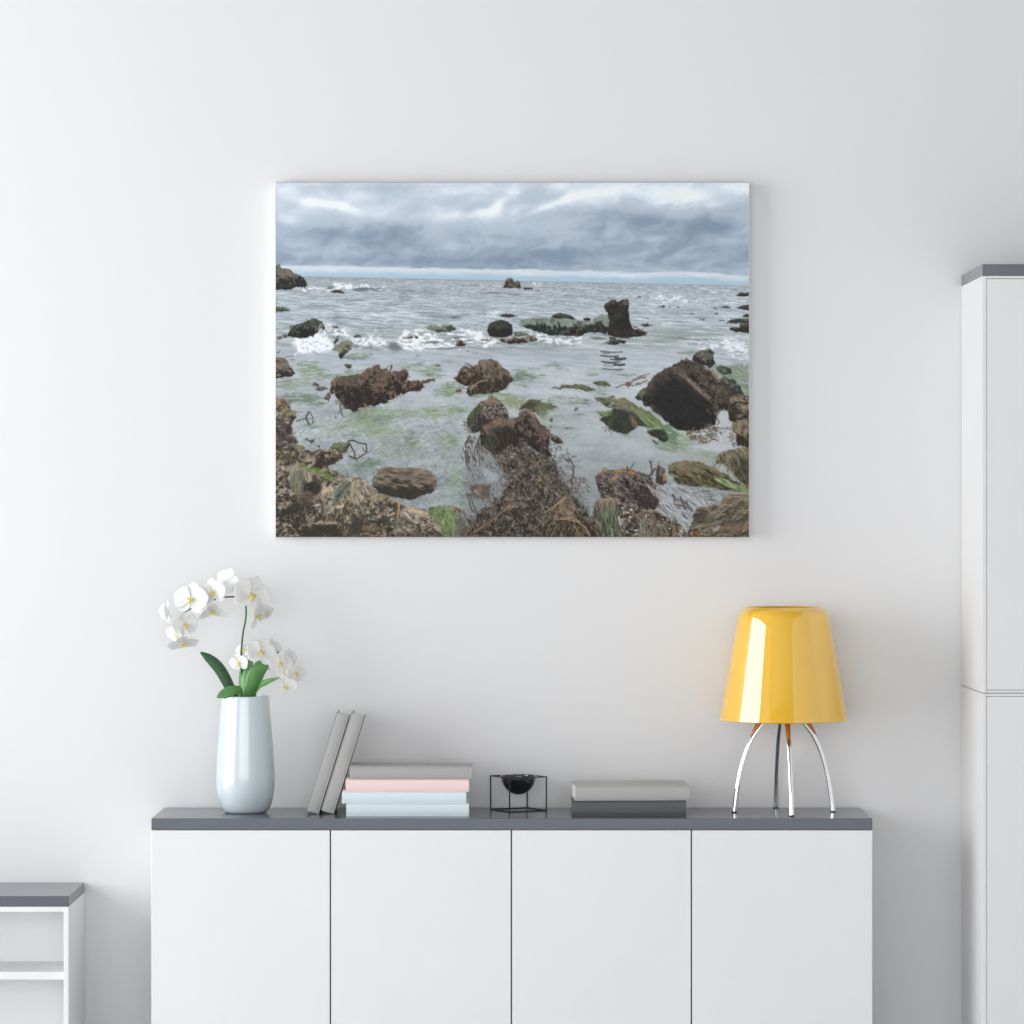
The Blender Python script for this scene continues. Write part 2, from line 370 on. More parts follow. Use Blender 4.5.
    foam(tF([(830, 150), (930, 145), (930, 180), (850, 180)]), .8, (.3, .5), 1.4, 2)
    foam(tH([(400, 430), (560, 400), (700, 380), (850, 370), (972, 390), (972, 540), (850, 520), (700, 480), (560, 440)]), .9, (.5, .66), 1.8, 2.4, .15)
    foam(tH([(760, 400), (860, 380), (972, 430), (972, 470), (800, 440)]), .8, (.3, .6), 1.6, 2.4, .15)
    foam(tH([(480, 350), (720, 360), (972, 350), (972, 380), (560, 380)]), .6, (.45, .65), 1.4, 4)
    tint(tH([(230, 368), (380, 362), (450, 375), (560, 370), (740, 375), (560, 390), (420, 385)]), C(108, 120, 112), .8, 1, 1, thr=(.2, .5))
    tint(tH([(360, 490), (480, 470), (560, 480), (480, 520), (370, 505)]), C(120, 132, 122), .7, 1, 2, thr=(.2, .5))
    tint(ell(690, 313, 34, 3), C(150, 162, 166), .6, 2, 2, 1.5, 0, 5); tint(ell(690, 328, 50, 3), C(150, 160, 166), .6, 2, 2, 1.5, 0, 5)
    # sea grass drifting under the surface
    def grass(pts, col, amt, ang=0.0, thr=(.35, .62), tex=1.6, st=5.0):
        tint(pts, col, amt * .62, 3.0, 3.0, tex, ang, st, thr)
        px = [p[0] for p in pts]; py = [p[1] for p in pts]
        ar = (max(px) - min(px)) * (max(py) - min(py))
        scatter(pts, min(59, int(ar / 7) + 3), [col * .8, col * 1.15, col, C(150, 160, 150)], ang, .2, 6, .6, .5)
    for e, c, a in [((304, 363, 14, 3), G1, .9), ((310, 370, 13, 3.6), G1, .95), ((320, 376.5, 18, 3.4), G1, .85), ((285, 385, 11, 4), G1, .8), ((300, 383, 10, 3), G3, .6), ((352, 358, 11, 2), G2, .75), ((362, 356, 9, 2), G2, .6), ((355, 372.5, 12, 2.5), G1, .7), ((288, 381, 8, 1), C(70, 84, 64), .9),
                    ((298, 398, 22, 5), G2, .75), ((310, 404, 14, 3), G2, .5), ((431, 369, 10, 4), G1, .8), ((432, 375.5, 9, 2), G2, .9), ((408, 367, 9, 2), G1, .6), ((418, 365, 6, 1.5), G2, .6), ((398, 366, 9, 2), G3, .7), ((446, 362, 5, 1.4), G2, .5), ((420, 371, 8, 2), G3, .5),
                    ((452, 386, 13, 4), G1, .75), ((444, 392, 12, 3.5), G1, .8), ((455, 393, 10, 3), G3, .7), ((488, 395, 20, 3), G1, .8), ((505, 399, 14, 6), G3, .95),
                    ((522, 378, 12, 4), G2, .85), ((532, 375, 12, 1.6), G2, .75), ((519, 371, 8, 1.2), G2, .6), ((533, 369, 8, 1), G2, .6), ((552, 365.5, 8, 1.2), G2, .6), ((560, 369, 7, .9), G2, .7), ((522, 386, 3, 1), G2, .6),
                    ((592, 374.5, 6, 1.2), G2, .7), ((623, 375, 14, 1.2), G2, .45), ((601, 394, 4, 1.4), G2, .9), ((553, 398, 5, 1.2), G2, .85), ((568, 398, 10, 1.4), G2, .5), ((577, 403, 8, 1.6), G2, .5), ((549, 401, 5, 1), G2, .7), ((558, 404, 5, 1), G2, .6), ((582, 400, 6, 2), G2, .45), ((577, 415, 4, 2), G2, .4),
                    ((387, 413, 34, 5), G3, .85), ((372, 419, 24, 4), G2, .6), ((440, 411, 18, 4), G3, .9), ((425, 411, 10, 1.6), G1, .8), ((431, 416, 14, 3), G3, .85), ((452, 407, 6, 2.5), G1, .8), ((462, 411, 8, 2.2), G1, .8),
                    ((366, 428, 14, 6), G3, .85), ((383, 432, 20, 8), G3, .75), ((350, 424, 20, 4), G3, .6), ((330, 428, 14, 3), G3, .4), ((411, 440, 5, 7), G2, .75), ((406, 434, 7, 3), C(112, 116, 110), .6), ((400, 452, 26, 10), G3, .4), ((446, 443, 8, 10), G3, .75), ((452, 440, 4, 6), G1, .6), ((455, 480, 8, 14), G3, .5), ((463, 500, 3, 9), C(112, 150, 106), .8), ((372, 464, 8, 3), G1, .7), ((362, 466, 12, 6), G2, .45),
                    ((350, 435, 6, 2), G2, .4), ((310, 426, 8, 2), G2, .6), ((565, 427, 5, 3), G3, .5), ((568, 428.5, 4, 1), G2, .6), ((543, 425, 10, 7), G3, .35), ((677, 440, 16, 8), G3, .8), ((668, 446, 14, 6), G1, .7), ((692, 450, 24, 8), G3, .5), ((704, 458, 18, 5), C(140, 150, 132), .6)]:
        grass(ell(*e), c, a, -.06 if e[0] > 330 and e[1] < 400 else -.28 if e[0] < 420 and e[1] > 400 else 0.0, (.28, .55))
    scatter([(345, 412), (400, 405), (398, 440), (370, 445), (345, 435)], 90, [G3, G1, C(170, 182, 170), C(140, 152, 140)], -.35, .25, 9, .7, .5)
    scatter([(425, 405), (470, 405), (455, 420), (425, 420)], 50, [G3, G1, C(150, 164, 140)], -.15, .2, 9, .7, .5)
    scatter([(370, 440), (470, 440), (468, 480), (440, 500), (380, 470)], 160, [C(120, 132, 120), C(166, 176, 176), C(134, 150, 130), C(128, 134, 132)], -.9, .8, 5, .7, .4)
    # ---- far rocks
    K = C(52, 52, 53); K2 = C(62, 60, 58); BR = C(98, 84, 74); TAN = C(160, 138, 116); GK = C(66, 76, 66); GM = C(112, 128, 114)
    rock(tA([(40, 742), (85, 738), (95, 765), (150, 770), (200, 805), (275, 840), (300, 870), (318, 915), (300, 937), (215, 932), (180, 948), (110, 955), (40, 955)]), C(56, 56, 57), C(116, 105, 88), C(142, 128, 104), .7, 2.0, rim=.75, low=1.6)
    rock(tA([(505, 970), (560, 952), (600, 956), (634, 968), (630, 982), (540, 980)]), K, C(78, 70, 68), BR, .5, 1.6)
    rock([(502.3, 287.3), (505, 281), (508, 278.3), (512, 278), (515, 282), (517.6, 280.2), (520, 281.7), (522, 288), (510, 288.4)], C(66, 64, 64), C(112, 104, 94), C(130, 120, 106), .5, 1.6, rim=.5)
    for e in [(528, 288.7, 5, 1.2), (537.5, 290, 1.6, .8)]: rock(ell(*e), K, C(74, 72, 72), BR, .4, 1.2)
    rock(tE([(40, 98), (100, 97), (150, 115), (176, 139), (40, 143)]), C(62, 70, 56), C(92, 104, 74), C(110, 118, 88), .6, 1.6)
    rock(tE([(70, 350), (100, 332), (150, 335), (150, 360), (60, 385)]), C(78, 76, 78), C(120, 112, 112), W, 1, 1.4)
    rock(tE([(150, 345), (165, 290), (200, 255), (270, 240), (320, 205), (380, 200), (440, 225), (470, 270), (478, 305), (440, 285), (400, 325), (370, 350), (300, 362), (200, 362), (140, 358)]), C(50, 51, 50), C(78, 84, 74), C(104, 112, 98), 1.2, 2.0, rim=.4)
    scatter(tE([(340, 340), (400, 280), (470, 290), (480, 330), (440, 390), (380, 390)]), 26, [W], -1.1, .4, 4, .8, .8)
    rock(tE([(525, 265), (570, 262), (590, 285), (540, 290)]), C(70, 80, 66), C(100, 110, 90), GM, .6, 1.4)
    rock(tE([(535, 410), (570, 350), (590, 345), (580, 400), (545, 418)]), C(62, 70, 62), C(96, 106, 90), GM, .6, 1.4); rock(ell(357, 336, 4, 1.6), C(76, 84, 72), C(100, 110, 92), GM, .6, 1.2)
    rock(tE([(530, 465), (560, 430), (620, 395), (680, 383), (708, 415), (702, 460), (650, 500), (600, 548), (582, 520), (578, 480)]), C(70, 74, 62), C(118, 126, 98), C(150, 152, 124), .8, 2.2, 0.5, 2, rim=.7, low=1.5)
    rock(tE([(590, 500), (640, 500), (605, 548), (585, 535)]), C(56, 56, 54), C(66, 62, 58), BR, .5, 1.5)
    rock(tE([(632, 590), (690, 588), (698, 615), (660, 632), (640, 615)]), C(64, 52, 50), C(100, 78, 70), BR, .6, 1.4)
    stroke(tE([(60, 500), (80, 480)]), .8, C(60, 60, 60)); stroke(tE([(130, 530), (200, 522)]), .6, C(80, 80, 80)); stroke(tE([(165, 555), (205, 548)]), .6, C(80, 80, 80))
    rock(tE([(40, 530), (90, 530), (150, 570), (190, 620), (218, 680), (150, 702), (40, 715)]), C(58, 55, 52), C(118, 102, 90), C(150, 128, 110), 1, 2.2, .6, 1.5, rim=.7, low=1.2)
    rock(tF([(500, 188), (570, 175), (585, 188), (540, 195)]), C(104, 108, 106), C(126, 130, 126), GM, .3, 1.4)
    rock(tF([(290, 285), (330, 258), (410, 258), (540, 262), (570, 275), (560, 305), (470, 315), (400, 320), (380, 300)]), C(66, 80, 62), C(120, 134, 108), C(142, 152, 126), 1, 1.8, rim=.6)
    for e in [(410, 337, 3, 1.4), (416, 337, 2, 1.2)]: rock(ell(*e), C(80, 66, 60), BR, TAN, .6, 1.2)
    rock(tF([(555, 430), (575, 395), (610, 388), (655, 415), (640, 435), (580, 438)]), C(70, 54, 48), C(122, 96, 80), C(164, 140, 122), .8, 1.4); rock(tF([(640, 385), (690, 382), (690, 392), (650, 395)]), C(90, 74, 66), BR, TAN, .4, 1.2)
    rock(tF([(760, 378), (830, 375), (840, 390), (790, 388)]), C(84, 70, 64), BR, TAN, .5, 1.2)
    for e in [(475, 353.5, 2.5, .6), (468, 351, 1.5, .5), (418, 355.4, 2.2, .5)]: rock(ell(*e), C(110, 104, 100), C(120, 112, 106), BR, .3, 1)
    rock(tG([(-90, 175), (-60, 160), (0, 155), (30, 165), (70, 180), (0, 190), (-80, 188)]), C(68, 58, 56), C(100, 84, 78), BR, .6, 1.4)
    rock(tF([(828, 305), (845, 245), (900, 225), (950, 208), (1010, 225), (1040, 260), (1052, 300), (1050, 345), (1000, 360), (900, 362), (840, 342)]), C(50, 52, 51), C(66, 72, 66), C(90, 98, 88), .8, 2.0, rim=.35, fleck=.08)
    rock(tG([(30, 315), (90, 310), (170, 345), (120, 358), (40, 352)]), C(84, 98, 74), C(120, 132, 108), GM, .8, 1.5)
    rock(tG([(-110, 385), (-60, 375), (0, 370), (30, 350), (80, 380), (120, 358), (190, 345), (240, 375), (230, 395), (130, 408), (0, 418), (-70, 405)]), C(62, 54, 50), C(124, 106, 94), C(170, 154, 142), 1, 1.4, fleck=.25)
    tint(tG([(-110, 410), (0, 425), (120, 415), (120, 425), (0, 432), (-100, 420)]), C(120, 126, 128), .7, .4, .8, thr=(0, .3))
    # green reef and stack
    rock(tG([(65, 262), (85, 215), (200, 195), (340, 195), (355, 170), (440, 156), (530, 178), (570, 205), (630, 215), (700, 225), (720, 200), (780, 165), (850, 168), (870, 260), (830, 332), (740, 320), (680, 320), (600, 350), (480, 352), (350, 342), (260, 322), (150, 290)]), C(52, 60, 55), C(120, 140, 124), C(160, 176, 160), .9, 2.4, 1.2, 1.6, rim=.75, low=2.0, fleck=.15)
    rock(tG([(355, 190), (380, 165), (440, 156), (530, 178), (560, 205), (480, 200), (400, 200)]), C(48, 52, 48), C(76, 88, 74), GM, .7, 1.6, rim=.3)
    rock(tG([(500, 270), (600, 240), (650, 270), (660, 320), (600, 345), (500, 345)]), C(48, 50, 48), C(82, 92, 82), C(140, 150, 136), .9, 1.6, rim=.3)
    rock(ell(587, 319.3, 4, 1.8), C(60, 52, 50), C(80, 66, 62), BR, .5, 1.3)
    tint(tG([(450, 335), (580, 335), (570, 352), (460, 352)]), C(96, 72, 62), .8, .6, .8, 1.4, thr=(.4, .6))
    rock([(603.8, 307.5), (605.5, 303.5), (608.5, 302), (613, 299.4), (617.8, 301.8), (622.5, 299.8), (628.2, 299.3), (629.4, 309), (629, 317), (631, 323), (632.5, 328), (638, 329.5), (645, 331.5), (647, 334.5), (638, 336.5), (620, 338.5), (608, 335.5), (606.5, 331), (609, 322), (608, 315)], C(53, 52, 53), C(64, 62, 62), C(104, 96, 90), .7, 2.2, rim=.35, fleck=.06)
    rock([(604.5, 306), (606.5, 303), (613, 299.7), (617, 302), (613, 304), (608, 306.5)], C(72, 68, 66), C(108, 100, 92), C(136, 126, 114), .4, 1.3, rim=.5)
    rock([(622, 302), (623.5, 299.9), (628, 299.5), (628.4, 305), (625.5, 306)], C(70, 66, 66), C(98, 92, 88), C(116, 108, 102), .4, 1.3)
    scatter([(612, 330), (635, 326), (647, 333), (636, 337), (615, 338)], 40, [C(110, 86, 70), C(84, 66, 58), C(60, 54, 52)], .2, .6, 2.5, 1.0)
    rock(tH([(45, 255), (90, 245), (112, 235), (130, 258), (175, 262), (90, 270)]), C(66, 58, 54), C(98, 84, 74), BR, .5, 1.2)
    rock(tG([(800, 410), (850, 385), (850, 352), (890, 352), (910, 378), (995, 398), (990, 420), (900, 425)]), C(56, 58, 56), C(84, 90, 82), C(120, 126, 118), 1, 1.4, 0, 3)
    tint(tG([(690, 365), (760, 355), (840, 375), (720, 378)]), C(96, 106, 100), .8, .6, 1, thr=(.1, .4))
    for x0, x1, y, w in [(775, 960, 485, 1.1), (790, 850, 494, .8), (778, 925, 521, 1.5), (900, 985, 542, 2.6), (860, 960, 552, 1.4), (782, 940, 571, 1.4), (800, 880, 582, .9), (890, 975, 594, 2.6), (800, 900, 604, .6), (785, 965, 633, 1.0), (900, 950, 642, .7)]:
        stroke(tG([(x0, y - 4), ((x0 + x1) / 2, y + 4), (x1, y)]), w, C(66, 68, 68), .9)
    # right edge rocks
    for p, c in [([(860, 1002 - 1000), (900, -20), (940, -15), (985, -25), (985, 12), (900, 14)], K), ([(715, 108), (760, 93), (800, 95), (825, 112)], C(72, 70, 68)), ([(865, 112), (930, 84), (985, 83), (985, 130), (900, 124)], K),
                 ([(905, 187), (950, 158), (985, 165), (985, 190)], K)]:
        rock(tH(p), c, C(74, 72, 70), C(100, 92, 86), .5, 1.5)
    rock(tH([(778, 237), (830, 205), (900, 195), (985, 198), (985, 242)]), C(60, 68, 60), C(90, 102, 88), GM, .6, 1.6, 0, 3)
    rock(tH([(805, 292), (850, 270), (890, 272), (895, 240), (985, 240), (985, 322), (860, 320)]), C(56, 54, 50), C(92, 84, 70), C(124, 112, 90), .8, 1.5)
    for u, v, a, b in [(225, 101, 4, .7), (245, 96, 1.8, 1.0), (297, 103, .8, .6), (590, 207, 1.5, .8), (700, 160, 1.8, .8), (485, 158, 1.5, .6), (690, 113, 1.2, .6), (370, 106, 1, .5), (40, 14, 1.6, .8), (560, 205, 1, .5), (740, 218, 3, .6)]:
        rock(ell(635 + u / 8.533, 295 + v / 8.533, a, b), C(66, 62, 62), C(96, 90, 86), BR, .3, 1)
    # ---- middle rocks
    PALK = [C(120, 92, 74), C(84, 66, 58), C(60, 54, 52), C(142, 112, 88), C(64, 56, 50), C(104, 88, 74)]
    p = tE([(380, 800), (410, 780), (470, 780), (500, 800), (450, 822), (400, 820)]); rock(p, C(70, 70, 60), C(108, 102, 86), TAN, .7, 1.4)
    rock(tE([(350, 770), (370, 740), (420, 765), (410, 780)]), C(78, 84, 70), C(110, 116, 92), GM, .6, 1.3)
    big = tE([(520, 820), (520, 740), (560, 700), (640, 690), (720, 690), (770, 680), (820, 630), (850, 615), (925, 588), (940, 632), (1000, 625), (1024, 660)]) + tF([(0, 650), (60, 640), (120, 637), (155, 670), (150, 700), (130, 740), (200, 745), (300, 780), (240, 812), (150, 830), (70, 840), (0, 905)]) + tE([(980, 925), (900, 950), (830, 950), (760, 965), (700, 992), (640, 965), (600, 920), (560, 880)])
    rock(big, C(52, 49, 47), C(104, 84, 74), C(160, 124, 102), 1.6, 2.6, rim=.55, low=1.3, fleck=.16)
    tint(tE([(590, 690), (740, 685), (720, 730), (640, 745), (600, 730)]), C(74, 88, 62), .85, 1, 1.5, 2, thr=(.2, .5))
    tint(tE([(600, 760), (800, 760), (900, 850), (880, 950), (700, 980), (620, 900)]), C(52, 49, 48), .8, 2, 4, thr=(.1, .5))
    tint(tE([(740, 700), (900, 660), (1010, 680), (1020, 800), (930, 830), (840, 790)]), C(122, 92, 80), .55, 2, 3, 2.5, thr=(.4, .65))
    rock(tF([(60, 650), (130, 637), (156, 665), (150, 705), (110, 740), (70, 720)]), C(58, 50, 48), C(98, 78, 70), BR, .7, 2)
    rock(tF([(100, 790), (160, 730), (220, 735), (300, 720), (380, 715), (388, 735), (280, 762), (302, 788), (240, 812), (140, 830), (80, 835)]), C(66, 54, 48), C(120, 92, 74), C(156, 118, 90), 1.2, 1.6)
    rock(tE([(455, 885), (490, 830), (520, 830), (515, 880), (500, 912)]), C(70, 56, 50), C(122, 92, 74), TAN, .8, 1.6); rock(tE([(512, 800), (530, 730), (560, 735), (550, 830), (520, 850)]), C(66, 54, 48), C(118, 90, 72), TAN, .7, 1.5)
    scatter(big, 170, PALK, .9, .8, 4, 1.0, .55)
    scatter(tE([(560, 880), (640, 930), (620, 1010), (560, 960), (520, 930)]), 16, [C(70, 62, 58), C(150, 150, 150)], 1.1, .5, 4, .8)
    stroke(tE([(595, 920), (605, 990), (612, 1024)]), 1.0, C(76, 74, 70)); stroke(tE([(800, 930), (830, 960), (810, 990), (800, 960)]), 1.2, C(150, 116, 92))
    rock(ell(438, 365.5, 2.2, 1), C(90, 66, 56), C(130, 92, 78), TAN, .3, 1)
    stroke(tE([(1000, 620), (1010, 600), (1024, 610)]), .8, C(130, 104, 90)); stroke(tF([(5, 640), (12, 600)]), 1.6, C(96, 66, 52))
    mid = tF([(745, 610), (760, 565), (860, 538), (910, 560), (960, 610), (1010, 650), (1040, 690), (1052, 730), (1000, 782), (930, 832), (800, 842), (700, 862), (650, 845), (660, 790), (700, 700)])
    rock(tF([(552, 720), (590, 650), (625, 610), (690, 610), (745, 605), (760, 700), (720, 790), (660, 770), (600, 760)]), C(56, 48, 45), C(92, 74, 66), C(150, 124, 108), 1.2, 1.8)
    rock(mid, C(60, 55, 52), C(112, 98, 86), C(168, 146, 126), 1.0, 2.2, 1.1, 1.4, rim=.6, low=1.2, fleck=.15)
    tint(tF([(880, 600), (940, 640), (930, 740), (860, 740), (840, 660)]), C(62, 54, 50), .7, 1.5, 3, 2, 1.2, 3)
    for q in range(5): stroke(tF([(640 + q * 12, 640 + q * 3), (645 + q * 16, 575 + 12 * q), (690 + q * 8, 600 + 10 * q)]), .7, C(72, 58, 54), .8)
    scatter(tF([(570, 700), (620, 630), (700, 640), (690, 720), (640, 760)]), 14, [C(190, 176, 168), C(150, 90, 50), C(60, 50, 46)], 1.4, .4, 3, 1)
    stroke(tF([(700, 790), (760, 740), (825, 728)]), 1.4, C(150, 132, 112)); rock(ell(458.5, 390.6, 3.4, 1.8), C(110, 74, 54), C(142, 98, 68), TAN, .5, 1.2); rock(ell(455, 378.5, 1.6, 1.8), C(130, 84, 44), C(170, 110, 50), TAN, .4, 1)
    scatter(mid, 120, PALK + [C(150, 132, 116)], 1.3, .4, 4, .9, .5)
    # grass clumps in the pool
    def mound(pts, pal, ang, spread, ln, n, conv=None, wd=1.0, base=None, rk=None):
        if rk is None: rk = (C(62, 66, 54), C(104, 108, 80), C(146, 140, 108))
        rock(pts, *rk, warp=1.2, tex=2.2, ang=ang, stretch=2.5, rim=.5)
        scatter(pts, n, pal, ang, spread, ln, wd, .6, .12, conv)
    PG = [C(92, 112, 72), C(122, 134, 88), C(70, 82, 58), C(140, 140, 104), C(104, 122, 84)]
    tint(tL([(-60, 90), (100, 90), (200, 110), (200, 200), (100, 250), (-40, 200)]), C(134, 146, 112), .95, 1.5, 3, 1.6, .8, 3, (.2, .5))
    mound(tL([(110, 250), (160, 190), (230, 120), (330, 120), (430, 165), (560, 190), (610, 215), (540, 240), (460, 250), (450, 310), (360, 320), (290, 260), (200, 240)]), PG, .35, .4, 6, 120)
    tint(tL([(120, 240), (200, 170), (270, 130), (330, 170), (300, 220), (200, 245)]), C(70, 64, 54), .8, 1, 2, 2, -.5, 3, (.1, .4)); tint(tL([(340, 250), (470, 250), (440, 340), (350, 340)]), C(120, 134, 106), .7, 1, 2, 1.5, 1.4, 3, (.3, .5))
    mound(tG([(350, 795), (380, 780), (430, 785), (450, 765), (520, 770), (630, 760), (680, 785), (745, 815), (690, 828), (560, 800), (420, 800)]), PG, .2, .2, 6, 40); tint(tG([(430, 790), (460, 768), (530, 772), (520, 798)]), C(104, 84, 68), .8, .6, 1, thr=(.1, .4))
    mound(tG([(700, 755), (740, 728), (790, 728), (860, 770), (830, 782), (760, 772)]), PG, .3, .2, 5, 24)
    rock(tL([(500, 370), (540, 345), (570, 370), (550, 410), (515, 415)]), C(90, 98, 84), C(120, 130, 110), GM, .8, 1.4); rock(tL([(820, 270), (845, 220), (880, 225), (870, 255)]), C(84, 88, 78), C(110, 118, 102), GM, .6, 1.2); rock(tL([(690, 490), (740, 470), (780, 490), (720, 505)]), C(110, 112, 104), C(138, 142, 130), GM, .6, 1.2)
    # ---- right hand boulder
    rock(tH([(0, 870), (60, 800), (110, 780), (90, 900), (30, 900)]), C(64, 70, 52), C(100, 112, 76), G3, 1, 1.8, 1.3, 2)
    tint(tH([(640, 600), (760, 600), (860, 590), (985, 590), (985, 880), (920, 860), (840, 820), (720, 700)]), C(128, 142, 130), .95, 2, 2.5, 3, .6, 2, (.1, .4))
    scatter(tH([(640, 600), (760, 600), (985, 590), (985, 860), (850, 830), (720, 700)]), 120, [C(96, 112, 96), C(160, 170, 158), C(130, 140, 112), C(172, 162, 130)], .6, .5, 6, 1.2, .6)
    rock(tH([(690, 620), (740, 598), (830, 630), (825, 665), (760, 680), (700, 655)]), C(62, 70, 64), C(88, 98, 86), GM, 1, 2)
    rock(tH([(715, 725), (760, 690), (840, 720), (900, 780), (940, 860), (860, 850), (760, 790)]), C(58, 66, 60), C(88, 100, 86), GM, 1, 2.2)
    rock(tH([(485, 560), (510, 505), (560, 472), (640, 458), (685, 490), (672, 540), (695, 580), (650, 622), (570, 600)]), C(56, 56, 54), C(96, 92, 80), C(140, 130, 108), .8, 2, rim=.7, low=1.6)
    br = [(643.2, 396), (647.9, 384), (652.6, 377), (664.3, 368.8), (672.5, 365.3), (678.4, 362.5), (687.7, 357.5), (691.5, 360.6), (700.6, 365), (710, 371), (719.4, 379.4), (728.8, 388), (737, 393), (752, 397), (752, 450), (738, 442), (735, 428), (731, 411), (726, 409.5), (720, 415), (716, 424), (705, 430), (690, 432), (678, 430), (668, 424), (658, 414), (650, 408), (643, 404)]
    rock(br, C(50, 48, 46), C(84, 75, 66), C(150, 128, 108), 1.3, 2.4, .7, 1.6, rim=.55, low=1.0, fleck=.12)
    tint([(655, 380), (675, 374), (690, 384), (706, 400), (712, 420), (700, 428), (675, 424), (655, 410), (648, 398)], C(50, 49, 49), .92, 2, 5, 3, thr=(.0, .35))
    tint([(684, 378), (690, 378), (712, 398), (709, 401)], C(142, 122, 102), .8, .8, 1, 1.5, .8, 2, (.25, .5)); tint([(672, 366), (680, 366), (690, 378), (686, 380)], C(118, 102, 88), .7, 1, 1.5, 1.5, thr=(.3, .6))
    tint([(722, 384), (730, 392), (726, 398), (712, 386)], C(104, 84, 78), .7, 1, 1.5, 1.5, thr=(.3, .6)); tint([(706, 366), (716, 372), (722, 380), (714, 378)], C(128, 112, 88), .7, 1, 1.5, 1.5, thr=(.2, .5))
    scatter([(690, 362), (712, 372), (735, 394), (730, 410), (712, 404), (696, 384)], 120, [C(120, 100, 86), C(70, 62, 56), C(92, 76, 66), C(58, 54, 50)], .7, .7, 4, 1.0, .6)
    scatter([(648, 386), (665, 370), (686, 364), (688, 376), (665, 380), (650, 398)], 70, [C(104, 92, 82), C(84, 72, 64), C(64, 58, 54)], .9, .6, 4, .9, .55)
    rock(tN([(740, 260), (780, 110), (860, 90), (1000, 85), (1040, 90), (1040, 400), (900, 390), (820, 420), (770, 400)]), C(60, 54, 46), C(128, 108, 86), C(186, 160, 124), 1.2, 2.0, .4, 1.4, rim=.7, low=.8, fleck=.2)
    tint(tN([(760, 200), (880, 200), (930, 280), (860, 380), (770, 380)]), C(56, 52, 46), .8, 1.4, 2, 2, thr=(.1, .5))
    rock(tN([(785, 480), (800, 420), (900, 385), (1000, 360), (1040, 360), (1040, 750), (950, 730), (860, 720), (850, 600)]), C(62, 56, 44), C(124, 108, 80), C(174, 150, 110), 1, 2.0, 1.2, 2, rim=.7, low=1.2)
    gap = tN([(600, 345), (655, 275), (700, 255), (740, 290), (755, 400), (790, 490), (855, 680), (800, 750), (600, 800), (480, 770), (300, 720), (480, 690), (530, 580), (590, 500), (585, 420)])
    tint(gap, C(178, 182, 186), .97, .8, 1.4, thr=(-.3, .0))
    scatter(tN([(160, 480), (330, 520), (520, 440), (600, 480), (560, 640), (450, 680), (260, 650)]), 110, [C(78, 66, 60), C(120, 96, 78), C(168, 166, 164), C(96, 84, 78), C(60, 54, 52), C(150, 116, 60)], .2, .6, 2.4, 1.4, .9)
    scatter(tN([(560, 470), (780, 480), (860, 700), (780, 700), (720, 540), (600, 560), (560, 640)]), 60, [C(84, 70, 64), C(150, 146, 146), C(108, 86, 72), C(70, 64, 62)], .5, .8, 2, 1.1, .85)
    stroke(tN([(595, 340), (635, 420), (610, 445)]), .9, C(52, 48, 46)); scatter(tN([(570, 560), (800, 560), (830, 720), (580, 700)]), 24, [C(120, 116, 116)], .5, .8, 1.6, .8)
    hl = tN([(580, 870), (640, 805), (760, 770), (900, 742), (1040, 735), (1040, 1040), (1040, 1300), (920, 1180), (800, 1040), (720, 960), (600, 940)])
    mound(hl, [C(128, 116, 84), C(90, 92, 66), C(160, 140, 102), C(66, 68, 54), C(110, 112, 80)], 1.2, .3, 9, 160, tN([(760, 700)])[0], 1.0, rk=(C(54, 56, 48), C(122, 112, 84), C(186, 160, 120)))
    tint(tN([(730, 920), (900, 880), (1040, 880), (1040, 1200), (900, 1120), (780, 1020)]), C(58, 62, 52), .6, 1.5, 3, 2, 1.3, 3, (.2, .6))
    # kelp by the boulder
    scatter(tM([(700, -200), (880, -260), (960, -200), (880, -150), (760, -160)]), 1, PALK, 0, .1, 2, 1)
    for p, w in [([(616, 388), (622, 385), (629, 384)], 1.0), ([(628, 388), (632, 382), (640, 378), (646, 377)], .9), ([(632, 386), (640, 384), (648, 380)], 1.0), ([(640, 376), (650, 374)], .7)]: stroke(p, w, C(84, 68, 60), .9)
    rock(ell(628, 384, 3, 2.2), C(110, 76, 50), C(150, 104, 64), TAN, .8, 1.2); scatter([(618, 386), (640, 376), (650, 376), (640, 386), (626, 388)], 22, [C(84, 70, 62), C(150, 112, 70), C(110, 92, 80)], -.4, .5, 3, 1.0)
    # grass draped rock
    gr_ = tM([(120, 170), (50, 100), (240, 100), (300, 120), (440, 90), (520, 150), (600, 215), (740, 260), (850, 350), (930, 450), (820, 485), (700, 475), (610, 465), (540, 520), (480, 562), (350, 548), (260, 490), (135, 370), (220, 310), (150, 330), (60, 270), (200, 285), (290, 255), (220, 225)])
    rock(gr_, C(66, 68, 58), C(116, 122, 90), C(150, 140, 112), 1.0, 1.8, .7, 3, rim=.4, low=.5)
    tint(tM([(130, 375), (330, 250), (440, 260), (520, 300), (530, 420), (600, 465), (480, 560), (350, 548), (250, 480)]), C(58, 60, 54), .92, 1, 2, 2, 1.0, 2, (.0, .35))
    tint(tM([(340, 130), (440, 95), (510, 150), (480, 200), (350, 190)]), C(140, 122, 98), .8, 1, 1.5, 1.6, thr=(.2, .5)); tint(tM([(240, 85), (300, 70), (325, 90), (280, 105)]), C(118, 80, 68), .95, .4, .8, thr=(0, .2)); tint(tM([(540, 330), (640, 460), (560, 465), (520, 380)]), C(142, 112, 84), .8, .8, 1.2, 1.4, 1.0, 3, (.2, .5))
    tint(tM([(240, 200), (290, 150), (330, 190), (290, 240)]), C(176, 178, 172), .7, .8, 1, 1.4, thr=(.3, .5))
    scatter(tM([(470, 180), (600, 220), (740, 260), (850, 350), (920, 450), (820, 480), (700, 470), (560, 260)]), 110, [C(124, 144, 84), C(92, 116, 72), C(154, 160, 116), C(80, 100, 72), C(140, 150, 90)], .72, .12, 9, .9, .8)
